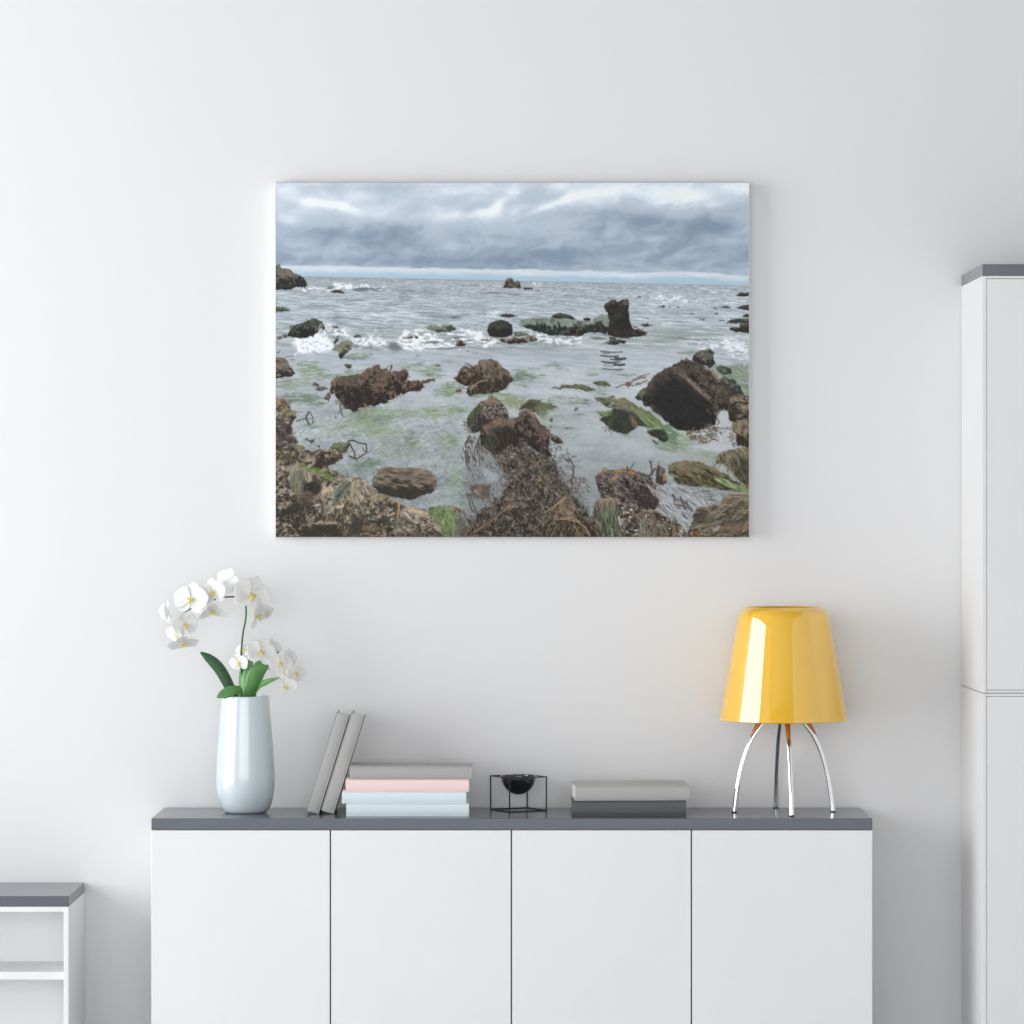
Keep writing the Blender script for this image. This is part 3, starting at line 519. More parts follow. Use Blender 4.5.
    scatter(tM([(140, 370), (340, 250), (520, 260), (600, 400), (480, 540), (300, 500)]), 60, [C(84, 88, 70), C(50, 52, 48), C(104, 98, 78), C(70, 80, 62)], 2.0, .3, 7, .8, .6)
    scatter(tM([(60, 105), (240, 100), (200, 170), (140, 175)]), 20, [C(92, 112, 74), C(126, 134, 96)], .1, .2, 5, .9); scatter(tM([(60, 270), (220, 280), (200, 320), (150, 325)]), 26, [C(126, 150, 74), C(100, 128, 66)], .2, .2, 5, 1.0)
    rock(tM([(720, 530), (800, 505), (950, 500), (1020, 600), (1000, 660), (930, 660), (850, 610), (780, 585)]), C(54, 58, 52), C(76, 84, 70), G2, 1, 1.8)
    tint(tM([(900, 460), (1024, 440), (1150, 560), (1100, 660), (1010, 640), (960, 540)]), C(96, 120, 88), .85, 1.2, 2, 1.5, .5, 3, (.2, .5))
    stroke(tM([(810, 650), (860, 690)]), 1.6, C(64, 66, 62)); stroke(tM([(760, 590), (820, 640), (900, 720), (1024, 780)]), .7, C(110, 118, 112), .7); stroke(tM([(760, 650), (840, 720), (950, 780)]), .6, C(126, 134, 132), .7)
    stroke(tN([(0, 660), (90, 690)]), 1.4, C(90, 96, 88))
    # ---- centre rocks and the kelp bed running to the bottom
    lace = [(466, 462), (476, 444), (486, 436), (500, 436), (545, 446), (560, 468), (578, 482), (592, 510), (594, 538), (452, 538), (460, 520), (466, 500)]
    tint(lace, C(126, 131, 133), .75, 2, 4, 3, thr=(-.2, .1))
    scatter([(466, 470), (478, 446), (500, 440), (548, 452), (572, 478), (588, 505), (598, 538), (440, 538), (452, 515)], 420, [C(92, 86, 84), C(70, 64, 60), C(112, 104, 98), C(84, 72, 64)], 1.2, .7, 4, 1.0, .75)
    bed = [(486, 446), (500, 440), (520, 446), (548, 452), (554, 462), (562, 474), (568, 490), (586, 510), (596, 539), (458, 539), (470, 522), (488, 505), (504, 492), (506, 476), (498, 462)]
    rock(bed, C(56, 53, 50), C(98, 88, 80), C(150, 144, 140), 4.5, 2.2, rim=.4, low=.3, contrast=1.2, fleck=.16, soft=3.5)
    KP = [C(58, 52, 48), C(70, 60, 54), C(94, 76, 62), C(120, 96, 76), C(52, 50, 48), C(150, 116, 84), C(140, 136, 136), C(84, 76, 70)]
    scatter(lace, 320, [C(84, 76, 74), C(104, 100, 100), C(66, 58, 54), C(166, 168, 172), C(120, 112, 108)], 1.35, .35, 5, .9, .7)
    scatter(bed, 900, KP, 1.2, .9, 3.2, 1.1, .85)
    scatter(bed, 90, [C(180, 180, 184), C(160, 158, 158), C(170, 164, 156)], .9, .8, 2.0, 1.0, .7)
    scatter(bed, 18, [C(166, 122, 60), C(160, 110, 60), C(124, 140, 70)], .6, 1.0, 2.2, 1.2, .8)
    tint(tQ([(520, 340), (640, 320), (780, 330), (760, 480), (660, 540), (560, 480)]), C(78, 64, 56), .7, 1.5, 2, 2, .6, 3, (.2, .5)); tint(tQ([(600, 300), (720, 360), (650, 440), (740, 510), (600, 460)]), C(128, 98, 76), .8, 1, 1.2, 1.6, .6, 3, (.3, .5))
    for p in ([(480, 440), (530, 640), (570, 680)], [(510, 440), (560, 600), (600, 680)], [(430, 680), (480, 790), (530, 870)]): stroke(tQ(p), 1.5, C(74, 66, 60), .8)
    stroke(tQ([(380, 660), (430, 720), (520, 880)]), 1.2, C(146, 132, 120), .8)
    for q, c in [(0, C(104, 78, 62)), (14, C(78, 62, 54)), (28, C(140, 116, 96))]: stroke(tQ([(560, 900 + q), (720, 800 + q), (860, 700 + q), (1024, 540 + q)]), 1.5, c, .85)
    tint(tQ([(700, 100), (860, 190), (870, 240), (780, 300), (690, 230)]), C(156, 162, 172), .8, 1, 2, thr=(.1, .4))
    for q in range(9): stroke(tK([(500 + q * 22 + rng.uniform(-8, 8), 590 + 20 * (q % 3)), (450 + q * 30, 720 + rng.uniform(-40, 60)), (470 + q * 28, 860 + rng.uniform(-60, 120))]), rng.uniform(.8, 2.0), KP[q % 5], .8)
    scatter(tK([(440, 580), (640, 600), (720, 900), (560, 950), (400, 900)]), 60, [C(190, 194, 200), C(74, 64, 60), C(100, 84, 74)], 1.3, .4, 3, 1)
    ra = tK([(470, 370), (520, 290), (600, 200), (690, 120), (780, 82), (850, 105), (940, 180), (1000, 270), (1020, 330), (980, 420), (760, 470), (660, 520), (560, 560), (490, 490)])
    rock(ra, C(62, 57, 54), C(112, 98, 88), C(168, 146, 128), 1, 1.8, rim=.5, low=.9)
    tint(tK([(470, 400), (530, 290), (640, 210), (690, 240), (600, 340), (540, 470)]), C(72, 86, 58), .9, 1, 1.6, 2, 1.9, 3, (.2, .5)); tint(tK([(640, 180), (760, 90), (840, 110), (860, 170), (700, 170)]), C(150, 118, 98), .8, 1, 1.5, 1.5, thr=(.3, .6)); tint(tK([(600, 440), (700, 380), (820, 380), (680, 480), (600, 510)]), C(60, 58, 56), .8, 1, 2, thr=(.1, .4))
    scatter(tK([(680, 230), (860, 150), (980, 260), (960, 330), (720, 380)]), 70, [C(180, 172, 166), C(58, 52, 50), C(140, 120, 106), C(84, 74, 68)], .6, .9, 1.5, 1.3, .85)
    scatter(tK([(380, 400), (480, 400), (520, 560), (430, 500)]), 14, [C(104, 90, 88), C(80, 68, 64)], .4, .5, 4, 1.3)
    rb = tK([(640, 560), (660, 490), (760, 410), (860, 360), (1000, 350)]) + tL([(60, 360), (110, 330), (120, 275), (180, 250), (245, 250), (310, 295), (355, 370), (400, 425), (460, 480), (515, 530), (520, 590), (500, 650), (490, 750), (545, 850), (480, 850), (380, 800), (250, 720), (120, 740), (0, 700)]) + tK([(900, 800), (780, 780), (690, 740), (640, 660)])
    rock(rb, C(54, 49, 47), C(106, 88, 78), C(158, 132, 114), 1.3, 2.4, 1.2, 1.6, rim=.65, low=1.2, fleck=.12)
    tint(tK([(680, 480), (860, 360), (1024, 350), (1110, 400), (1000, 440), (800, 480), (700, 540)]), C(142, 110, 84), .75, 1, 2, 1.6, -.3, 3, (.25, .55)); tint(tK([(640, 620), (780, 560), (900, 680), (800, 780), (700, 740)]), C(62, 66, 52), .8, 1, 2, 1.6, 1.2, 3, (.1, .5))
    tint(tK([(760, 520), (960, 470), (1150, 560), (1150, 680), (900, 700)]), C(52, 49, 47), .85, 1.4, 3, thr=(.05, .4)); tint(tL([(180, 255), (250, 252), (330, 320), (350, 370), (280, 330)]), C(158, 132, 114), .8, .8, 1.2, 1.5, thr=(.2, .5)); tint(tL([(100, 620), (220, 620), (230, 740), (150, 720)]), C(140, 138, 138), .6, 1, 1.6, 1.5, thr=(.35, .6))
    tint(tL([(360, 430), (500, 540), (490, 720), (400, 780), (380, 600)]), C(104, 76, 70), .6, 1, 2, 1.6, 1.4, 3, (.3, .6))
    scatter(rb, 180, [C(120, 98, 84), C(64, 56, 52), C(90, 72, 64), C(54, 50, 48)], 1.3, .35, 5, .9, .5)
    rock(tL([(520, 570), (540, 555), (610, 590), (655, 640), (690, 690), (640, 680), (590, 690), (530, 640)]), C(60, 56, 48), C(96, 90, 72), TAN, 1, 1.5); stroke(tL([(505, 510), (530, 460)]), 1.0, C(110, 92, 84))
    scatter(tL([(500, 680), (700, 690), (820, 900), (830, 1024), (620, 1000), (540, 860)]), 60, [C(84, 70, 64), C(120, 116, 116), C(64, 58, 54), C(176, 180, 186), C(104, 84, 68)], 1.0, .7, 2.6, 1.1, .85)
    stroke(tR([(720, 0), (790, 20), (815, 90), (815, 180), (790, 260), (800, 320)]), 1.6, C(78, 68, 62), .9); scatter(tR([(780, 180), (980, 240), (1000, 380), (900, 480), (760, 400)]), 70, [C(90, 74, 66), C(70, 60, 56), C(150, 148, 148), C(120, 100, 90)], .9, .7, 2.6, 1.2)
    hm = tR([(440, 880), (470, 740), (540, 600), (640, 500), (740, 430), (810, 520), (850, 620), (930, 780), (1030, 960), (1030, 1000), (440, 1000)])
    rock(hm, C(58, 54, 48), C(110, 92, 76), C(168, 138, 104), 1.2, 2.0, rim=.8, low=1.2)
    scatter(hm, 150, [C(158, 130, 98), C(110, 90, 74), C(76, 66, 56), C(58, 56, 50), C(190, 164, 112), C(86, 94, 66)], .9, .3, 7, 1.0, .7, .1, tR([(740, 420)])[0])
    for p in ([(440, 680), (560, 600), (720, 480)], [(700, 760), (860, 790), (960, 860), (1020, 960)], [(640, 760), (800, 740), (900, 800)]): stroke(tR(p), 1.2, C(178, 148, 112), .8)
    # ---- lower left rocks
    ll = tJ([(60, 100), (200, 110), (250, 200), (330, 290), (335, 350), (270, 440), (280, 540), (330, 640), (380, 690), (470, 770), (560, 800), (640, 760), (760, 760), (880, 800), (935, 880), (850, 930), (740, 975)]) + tO([(760, 110), (860, 180), (960, 200)]) + tP([(0, 235), (120, 238), (200, 270), (280, 360), (330, 430), (500, 440), (540, 520), (600, 520), (640, 590), (740, 590), (960, 650), (1030, 710)]) + tQ([(60, 750), (130, 860), (175, 940), (190, 1010)]) + [(270, 540)]
    rock(ll, C(62, 58, 51), C(140, 124, 102), C(204, 182, 152), 1.6, 2.4, -.4, 1.3, rim=.35, low=.1, contrast=1.25, fleck=.2)
    LP = [C(164, 144, 116), C(126, 112, 90), C(84, 78, 66), C(58, 54, 50), C(188, 166, 138), C(102, 104, 78), C(140, 114, 98)]
    scatter(ll, 800, LP, -.7, .7, 3.6, 1.1, .7)
    scatter(ll, 70, [C(206, 200, 192), C(196, 180, 158)], -.4, .8, 1.6, 1.1, .8)
    tint(tJ([(80, 370), (300, 330), (270, 440), (280, 560), (340, 650), (240, 720), (80, 700)]), C(62, 56, 54), .7, 1.5, 3, 2, thr=(.2, .5)); tint(tJ([(80, 100), (210, 110), (230, 180), (100, 190)]), C(142, 110, 90), .7, 1, 2, 2, thr=(.2, .5)); tint(tJ([(90, 200), (200, 210), (320, 290), (180, 340), (90, 320)]), C(132, 122, 76), .6, 1, 2, 1.6, .5, 3, (.3, .6))
    stroke(tJ([(270, 320), (340, 285), (430, 285)]), 1.0, C(112, 110, 104), .8)
    tint(tJ([(80, 740), (420, 720), (480, 800), (420, 900), (100, 900)]), C(84, 82, 60), .55, 2, 3, 2, thr=(.3, .6)); scatter(tJ([(150, 660), (380, 640), (400, 720), (160, 760)]), 24, [C(168, 168, 172), C(84, 76, 72)], -.3, .5, 2.4, 1.2)
    rock(tJ([(750, 740), (800, 690), (880, 670), (980, 672), (1000, 720), (980, 800), (900, 815), (820, 770)]), C(76, 88, 60), C(104, 122, 80), G3, .8, 1.6, .5, 2)
    rock(tJ([(580, 820), (640, 765), (760, 755), (860, 790), (935, 870), (850, 925), (740, 970), (650, 940)]), C(64, 58, 50), C(142, 120, 98), C(190, 168, 142), 1, 1.8, rim=.5, low=.9); tint(tJ([(800, 790), (930, 860), (850, 910), (800, 870)]), C(76, 72, 52), .7, 1, 1.5, thr=(.1, .5)); tint(tJ([(610, 880), (680, 870), (740, 960), (680, 980)]), C(64, 56, 54), .85, 1, 1.5, thr=(.0, .4))
    tint(tO([(370, 50), (440, 40), (480, 130), (560, 90), (640, 120), (740, 180), (830, 230), (760, 270), (660, 200), (500, 150)]), C(100, 122, 62), .9, 1, 1.6, 1.8, .5, 2, (.15, .5)); scatter(tO([(380, 60), (640, 120), (830, 230), (760, 270), (480, 140)]), 40, [C(112, 136, 66), C(84, 104, 58), C(150, 144, 100)], .6, .4, 3, 1)
    hr = tO([(230, 240), (265, 130), (330, 90), (410, 100), (500, 150), (580, 160), (660, 240), (690, 290), (620, 300), (520, 290), (450, 300), (400, 440), (350, 500), (330, 420), (250, 330)])
    rock(hr, C(78, 74, 64), C(140, 122, 104), C(192, 168, 146), 1, 1.8, 1.4, 3, rim=.7, low=1.0); scatter(tO([(240, 230), (290, 110), (420, 110), (440, 260), (390, 430), (350, 490), (320, 400)]), 90, [C(104, 116, 92), C(150, 136, 112), C(78, 84, 68), C(120, 132, 104), C(92, 84, 78)], 1.5, .14, 8, .9, .8)
    tint(tO([(470, 300), (540, 270), (660, 330), (620, 440), (560, 450), (470, 380)]), C(56, 52, 50), .95, 1, 1.6, thr=(-.1, .2)); tint(tO([(330, 480), (480, 400), (600, 470), (540, 600), (420, 620), (300, 560)]), C(78, 66, 58), .7, 1.4, 2.4, thr=(.1, .5)); tint(tO([(140, 640), (300, 560), (440, 570), (420, 660), (260, 700), (140, 740)]), C(60, 56, 50), .85, 1.4, 2, 2, -.6, 2, (.1, .5))
    rock(tO([(80, 440), (130, 370), (200, 350), (300, 390), (320, 460), (260, 540), (80, 560)]), C(64, 60, 54), C(150, 134, 112), C(206, 182, 146), 1, 1.6, rim=.6)
    fr = tO([(600, 460), (680, 370), (800, 330), (900, 310), (960, 260), (1024, 230)]) + tP([(60, 235), (120, 240), (200, 275), (280, 370), (320, 440), (330, 560), (300, 700), (180, 820), (100, 960), (0, 985)]) + tO([(900, 985), (880, 840), (640, 790), (560, 760), (640, 600)])
    rock(fr, C(72, 66, 57), C(156, 138, 114), C(214, 190, 156), 1.2, 2.0, 1.2, 1.6, rim=.6, low=.6, fleck=.2)
    scatter(fr, 330, [C(166, 146, 116), C(120, 104, 86), C(82, 76, 64), C(66, 62, 56), C(190, 170, 138), C(104, 106, 82)], 1.7, .5, 4.5, 1.0, .7)
    tint(tO([(600, 460), (680, 370), (800, 330), (870, 320), (800, 400), (700, 430)]), C(196, 172, 134), .85, 1, 1.2, 1.4, -.5, 2, (.25, .5)); tint(tO([(870, 350), (960, 270), (1040, 290), (1000, 400), (880, 540), (800, 600), (800, 520)]), C(70, 84, 72), .6, .8, 1.4, 1.6, -.9, 3, (.1, .4)); scatter(tO([(870, 350), (960, 270), (1040, 290), (1000, 400), (880, 540), (800, 600)]), 50, [C(90, 108, 92), C(56, 66, 58), C(130, 132, 112)], 2.2, .15, 7, .9, .8)
    tint(tO([(420, 860), (560, 800), (880, 850), (900, 985), (420, 985)]), C(60, 55, 50), .9, 1.6, 2.5, 2.4, thr=(.0, .4)); tint(tO([(440, 830), (640, 780), (860, 790), (880, 840), (640, 830), (480, 850)]), C(180, 156, 130), .75, 1.2, 1.2, 1.5, thr=(.3, .6)); tint(tO([(840, 600), (950, 560), (940, 610), (860, 620)]), C(196, 176, 136), .9, .6, .8, thr=(.1, .4)); tint(tO([(520, 600), (600, 560), (660, 570), (560, 605)]), C(200, 200, 200), .8, .8, .8, 1.3, thr=(.3, .5))
    tint(tP([(0, 700), (120, 740), (180, 830), (100, 960), (0, 970)]), C(64, 60, 54), .8, 1.4, 2.5, thr=(.1, .4))
    tint(tP([(340, 460), (420, 440), (500, 450), (520, 560), (450, 560), (380, 520)]), C(150, 134, 92), .75, 1, 1.6, 1.6, .2, 2, (.3, .6)); tint(tP([(560, 540), (610, 560), (600, 700), (550, 660)]), C(66, 58, 54), .8, .8, 1.2, thr=(0, .3)); stroke(tP([(560, 530), (600, 530), (630, 580), (625, 680), (600, 740)]), 1.7, C(186, 138, 84), .9)
    bb = tP([(640, 680), (700, 610), (760, 590), (900, 640), (1024, 700), (1100, 790), (1180, 920), (1200, 985), (560, 985), (620, 820)])
    rock(bb, C(74, 66, 60), C(164, 142, 122), C(222, 202, 178), 1.2, 1.8, .6, 1.6, rim=.5, low=.4, fleck=.24); scatter(bb, 170, LP + [C(196, 176, 158)], .5, .8, 2.8, 1.1, .75)
    tint(tP([(700, 600), (760, 600), (1000, 690), (960, 720), (800, 660)]), C(200, 166, 122), .8, .8, 1.2, 1.5, .4, 3, (.2, .5)); tint(tP([(560, 780), (720, 720), (760, 800), (640, 900), (560, 880)]), C(92, 90, 88), .6, 1.4, 2, 1.8, thr=(.2, .5))
    tint(tP([(160, 860), (300, 800), (460, 900), (440, 985), (120, 985)]), C(150, 122, 98), .5, 1.4, 2, 1.8, thr=(.3, .6))
    # oval rock
    ov = tP([(275, 300), (300, 210), (365, 130), (480, 90), (640, 110), (760, 98), (900, 110), (1024, 155)]) + tQ([(50, 180), (98, 255), (85, 370), (30, 425), (-30, 430)]) + tP([(880, 485), (760, 512), (560, 480), (380, 432), (300, 350)])
    rock(ov, C(64, 59, 52), C(122, 104, 86), C(170, 144, 118), 1, 2.2, .15, 3, rim=.8, low=1.6)
    scatter(ov, 56, [C(150, 126, 100), C(110, 92, 76), C(80, 70, 60), C(100, 96, 70), C(64, 58, 52)], .1, .35, 5, .9, .6); tint(tP([(320, 300), (560, 330), (800, 340), (900, 420), (760, 490), (540, 460), (360, 410)]), C(60, 58, 52), .75, 1.4, 3, 2, .1, 2, (.1, .45)); scatter(tP([(270, 250), (320, 130), (380, 200), (300, 290)]), 20, [C(96, 110, 84), C(170, 170, 158), C(72, 80, 64)], 1.9, .3, 4, .9)
    # bright grass patch
    gp = tQ([(-20, 610), (60, 592), (240, 588), (330, 640), (345, 800), (330, 1000), (185, 1000), (130, 860), (60, 740), (-20, 690)])
    rock(gp, C(80, 96, 58), C(116, 138, 84), C(160, 174, 124), .7, 1.6, 1.5, 3, rim=.5); scatter(gp, 150, [C(120, 146, 84), C(92, 114, 64), C(150, 168, 116), C(76, 90, 58), C(134, 154, 92)], 1.5, .5, 6, .9, .75)
    tint(tQ([(240, 585), (340, 610), (440, 660), (380, 690), (330, 640)]), C(112, 78, 56), .85, .6, 1, thr=(.1, .3)); tint(tQ([(340, 700), (400, 700), (500, 900), (440, 985), (330, 985)]), C(92, 82, 76), .7, 1, 2, 2, thr=(.1, .5))
    # kelp loops in the pool
    KL = C(62, 56, 52)
    stroke(tK2([(-30, 670), (0, 645), (50, 648), (110, 680), (170, 692), (205, 690), (212, 800), (170, 830), (90, 880)]), 1.3, KL); stroke(tK2([(0, 700), (30, 760), (60, 800), (60, 860), (85, 905)]), 1.3, KL); stroke(tK2([(160, 740), (175, 780), (200, 790)]), 1.0, KL); stroke(tK2([(215, 800), (260, 790), (290, 765)]), .9, C(96, 92, 90)); stroke(tK2([(-10, 850), (60, 880)]), 2.2, C(92, 78, 68)); stroke(tJ([(985, 740), (1010, 690)]), 2.2, KL)
    stroke(tJ([(495, 280), (465, 330), (462, 370), (495, 435)]), 1.5, KL); stroke(tJ([(510, 290), (545, 350), (545, 425)]), 1.1, C(84, 78, 74)); stroke(tJ([(340, 400), (400, 378), (450, 365)]), 1.2, C(76, 74, 72)); stroke(tJ([(470, 372), (545, 372)]), .8, C(110, 106, 104))
    rock(tJ([(435, 618), (480, 620), (520, 645), (575, 615), (560, 660), (530, 690), (490, 660)]), C(72, 62, 56), C(104, 86, 72), C(150, 106, 60), .5, 1.4); rock(ell(318.5, 446, 1.6, 1.2), C(76, 72, 68), C(100, 94, 88), TAN, .3, 1); stroke(tJ([(510, 500), (560, 480), (620, 462)]), 1.0, C(112, 108, 108), .8); stroke(tJ([(380, 560), (440, 520)]), .9, C(120, 112, 112), .8); rock(ell(335.4, 417.5, .9, .9), C(60, 56, 56), C(60, 56, 56), K, .2, 1)
    stroke(tJ([(890, 190), (910, 260), (920, 320), (945, 345)]), 1.2, C(84, 80, 76), .9)
    # ---- lower right
    wat = tS([(780, 280), (880, 300), (960, 300), (1024, 340)]) + tU([(60, 280), (200, 360), (480, 390), (640, 400), (670, 480), (650, 560), (500, 590), (370, 600), (310, 700), (260, 860), (220, 900), (120, 820), (60, 720)]) + tS([(1000, 730), (880, 700), (840, 620), (880, 500)])
    tint(wat, C(160, 166, 170), .9, 1, 1.5, thr=(-.3, 0.)); scatter(wat, 110, [C(110, 108, 108), C(84, 82, 82), C(196, 198, 200), C(130, 130, 130), C(70, 66, 66)], .75, .25, 6, 1.0, .8); scatter(tU([(0, 380), (200, 420), (330, 520), (200, 680), (60, 640)]), 22, [C(70, 62, 60), C(88, 82, 80)], .85, .3, 5, 1.6, .9)
    mg = tU([(-30, 80), (60, 30), (200, 15), (400, 18), (470, 60), (620, 128), (740, 198), (860, 285), (1010, 375), (985, 412), (800, 402), (640, 385), (500, 335), (300, 345), (100, 312), (50, 240), (-10, 200)])
    rock(mg, C(60, 60, 48), C(116, 108, 74), C(166, 140, 98), 1, 2.0, .4, 2.5, rim=.75, low=1.3)
    tint(tU([(60, 260), (200, 200), (420, 240), (560, 300), (640, 370), (400, 340), (110, 310)]), C(58, 56, 48), .85, 1, 2.4, thr=(.0, .4)); tint(tU([(560, 190), (700, 270), (860, 310), (1000, 385), (960, 405), (760, 330), (600, 260)]), C(128, 148, 88), .9, .8, 1.2, 1.5, .5, 4, (.2, .5)); tint(tU([(130, 130), (230, 140), (220, 200), (140, 200)]), C(122, 84, 74), .6, 1, 1.6, thr=(.2, .5))
    scatter(mg, 150, [C(140, 134, 88), C(104, 110, 70), C(172, 144, 96), C(78, 80, 58), C(122, 100, 76)], .5, .25, 7, .9, .65); scatter(tU([(540, 180), (1000, 380), (960, 405), (600, 300)]), 50, [C(136, 164, 90), C(170, 184, 150), C(96, 124, 70)], .5, .1, 9, .9, .8)
    scatter(tU([(220, 370), (600, 380), (500, 520), (420, 530), (300, 450)]), 20, [C(80, 74, 70), C(120, 118, 112)], .1, .2, 6, 1.0)
    rc = tS([(60, 240), (110, 170), (250, 130), (480, 118), (600, 138), (760, 200), (840, 310), (880, 450), (880, 560), (820, 640), (700, 630), (560, 570), (420, 560), (300, 490), (150, 490), (110, 380)])
    rock(rc, C(56, 52, 51), C(106, 94, 88), C(172, 160, 152), 1.4, 1.8, .6, 1.8, rim=.55, low=.6, contrast=1.15, fleck=.2); scatter(rc, 240, KP + [C(176, 170, 166), C(120, 104, 96)], .7, .5, 3.6, 1.0, .8); scatter(tS([(160, 160), (400, 115), (620, 140), (560, 170), (300, 170)]), 16, [C(176, 122, 44), C(196, 140, 60), C(130, 92, 60)], .2, .5, 2.4, 1.4)
    tint(tS([(620, 380), (720, 340), (860, 480), (860, 600), (720, 610), (640, 500)]), C(60, 56, 54), .75, 1, 2, 2, 1.0, 2, (.1, .5)); scatter(tS([(700, 280), (760, 290), (880, 450), (860, 480)]), 20, [C(200, 196, 192), C(150, 142, 138)], .95, .15, 7, .9); rock(tS([(160, 170), (165, 110), (195, 85), (230, 120), (200, 180)]), C(150, 100, 40), C(190, 134, 60), TAN, .5, 1.2); tint(tS([(60, 240), (110, 170), (150, 210), (110, 310)]), C(96, 70, 76), .8, .8, 1, thr=(.1, .4)); scatter(tS([(255, 230), (300, 230), (290, 270), (260, 260)]), 5, [C(190, 130, 40)], .3, .3, 2, 1.6)
    stroke(tS([(480, 150), (480, 90)]), 1.8, C(96, 78, 50)); stroke(tS([(510, 120), (550, 70), (565, 40)]), 1.0, C(72, 68, 66)); stroke(tS([(765, 15), (785, 60), (795, 140), (800, 190)]), 1.5, C(84, 66, 60)); stroke(tS([(800, 20), (775, 40)]), 1.2, C(84, 66, 60)); stroke(tS([(770, 200), (840, 110)]), 1.8, C(76, 66, 62))
    rock(tS([(845, 290), (850, 120), (870, 25), (890, 60), (960, 120), (960, 250), (1000, 270), (940, 330)]), C(72, 64, 58), C(104, 92, 82), TAN, .6, 1.8, 1.5, 3); tint(tS([(945, 190), (980, 210), (1000, 265), (950, 265)]), C(176, 116, 48), .9, .4, .7, thr=(-.1, .2))
    bt = tS([(350, 640), (440, 560), (560, 570), (700, 640), (860, 660), (1000, 740), (1024, 790)]) + tU([(60, 740), (120, 850), (180, 930), (200, 1010)]) + tS([(300, 1010)])
    rock(bt, C(58, 54, 52), C(118, 100, 88), C(186, 170, 156), 1.4, 1.7, 1.0, 1.6, rim=.3, low=.2, contrast=1.2, fleck=.22); scatter(bt, 330, KP + [C(182, 168, 154), C(150, 122, 98), C(110, 112, 84)], 1.2, .7, 3.2, 1.1, .8); scatter(bt, 26, [C(214, 208, 202)], .3, .9, 1.8, 1.4, .9)
    tint(tS([(360, 740), (440, 760), (420, 860), (440, 985), (380, 985), (340, 830)]), C(196, 186, 172), .7, 1, 1.4, 1.6, thr=(.4, .6)); scatter(tS([(720, 860), (800, 730), (960, 790), (1024, 900), (1000, 985), (740, 985)]), 60, [C(150, 120, 98), C(104, 84, 70), C(76, 68, 60), C(120, 122, 96)], 1.5, .3, 7, 1.0, .8, .1, tS([(840, 700)])[0]); scatter(tS([(620, 780), (740, 750), (720, 985), (640, 985)]), 36, [C(120, 126, 96), C(92, 96, 74), C(150, 144, 118)], 1.55, .2, 8, 1.0, .8)
    rd = tS([(30, 660), (50, 550), (130, 480), (250, 490), (330, 478), (400, 555), (430, 600), (370, 640), (360, 800), (340, 1010), (0, 1010), (0, 800)])
    rock(rd, C(58, 54, 48), C(112, 100, 84), C(170, 142, 118), 1, 1.8, 1.5, 3, rim=.8, low=1.2); scatter(tS([(100, 560), (380, 560), (360, 900), (240, 985), (120, 800)]), 110, [C(92, 112, 84), C(120, 136, 106), C(72, 84, 64), C(150, 150, 124), C(64, 62, 56)], 1.5, .18, 10, 1.0, .8); tint(tS([(70, 530), (150, 475), (330, 480), (410, 560), (380, 580), (300, 510), (120, 520)]), C(168, 128, 108), .75, .8, 1.4, 1.5, thr=(.2, .5)); scatter(tS([(20, 720), (120, 760), (200, 985), (0, 985)]), 50, KP, .9, .5, 4, 1)
    rr = tU([(210, 1010), (255, 890), (300, 720), (360, 610), (500, 590), (640, 575), (680, 500), (760, 440), (860, 430), (1040, 450), (1040, 1010)])
    rock(rr, C(66, 60, 50), C(126, 112, 90), C(184, 156, 126), 1.4, 2.0, -.35, 2.4, rim=.45, low=.3, contrast=1.15, fleck=.18); scatter(rr, 330, [C(160, 134, 104), C(118, 100, 82), C(84, 76, 64), C(66, 62, 54), C(190, 166, 136), C(104, 112, 80), C(140, 138, 120)], -.45, .3, 7, 1.0, .7)
    tint(tU([(300, 700), (400, 620), (480, 640), (470, 800), (340, 800)]), C(68, 62, 56), .75, 1, 2, thr=(.1, .4)); tint(tU([(690, 780), (860, 770), (1000, 740), (1000, 770), (860, 810), (720, 860)]), C(74, 76, 74), .8, 1, 1.5, 1.5, -.2, 3, (.1, .4)); tint(tU([(500, 700), (640, 680), (560, 800), (480, 800)]), C(88, 100, 72), .7, 1, 1.6, 1.5, -.7, 3, (.2, .5)); tint(tU([(700, 540), (840, 470), (1000, 560), (1000, 620), (800, 600)]), C(92, 76, 60), .6, 1, 2, 2, thr=(.2, .6)); tint(tU([(620, 880), (760, 820), (1000, 780), (1010, 900), (800, 930)]), C(140, 108, 88), .5, 1, 2, 1.6, -.4, 3, (.2, .5)); tint(tU([(540, 870), (640, 830), (620, 900), (560, 930)]), C(150, 156, 148), .7, 1, 1.4, thr=(.2, .5))
    scatter(tU([(0, 740), (120, 840), (280, 960), (260, 985), (0, 985)]), 60, KP + [C(176, 126, 50), C(196, 186, 180)], .9, .6, 3.4, 1.2)
    scatter(tU([(250, 880), (480, 880), (480, 985), (250, 985)]), 36, KP + [C(176, 126, 60), C(150, 158, 164)], .6, .8, 3, 1.3)
    # printing softness and a little fine grain
    A[:] = np.clip(A, 0, 1)
    g = rng.normal(size=(NH, NW)) * .012
    A[:] = np.clip(A + g[..., None] * sm(276, 300, Y)[..., None], 0, 1)
    return A
WIN_POWER, REAR_POWER, EXPOSURE = 322, 305, -0.36
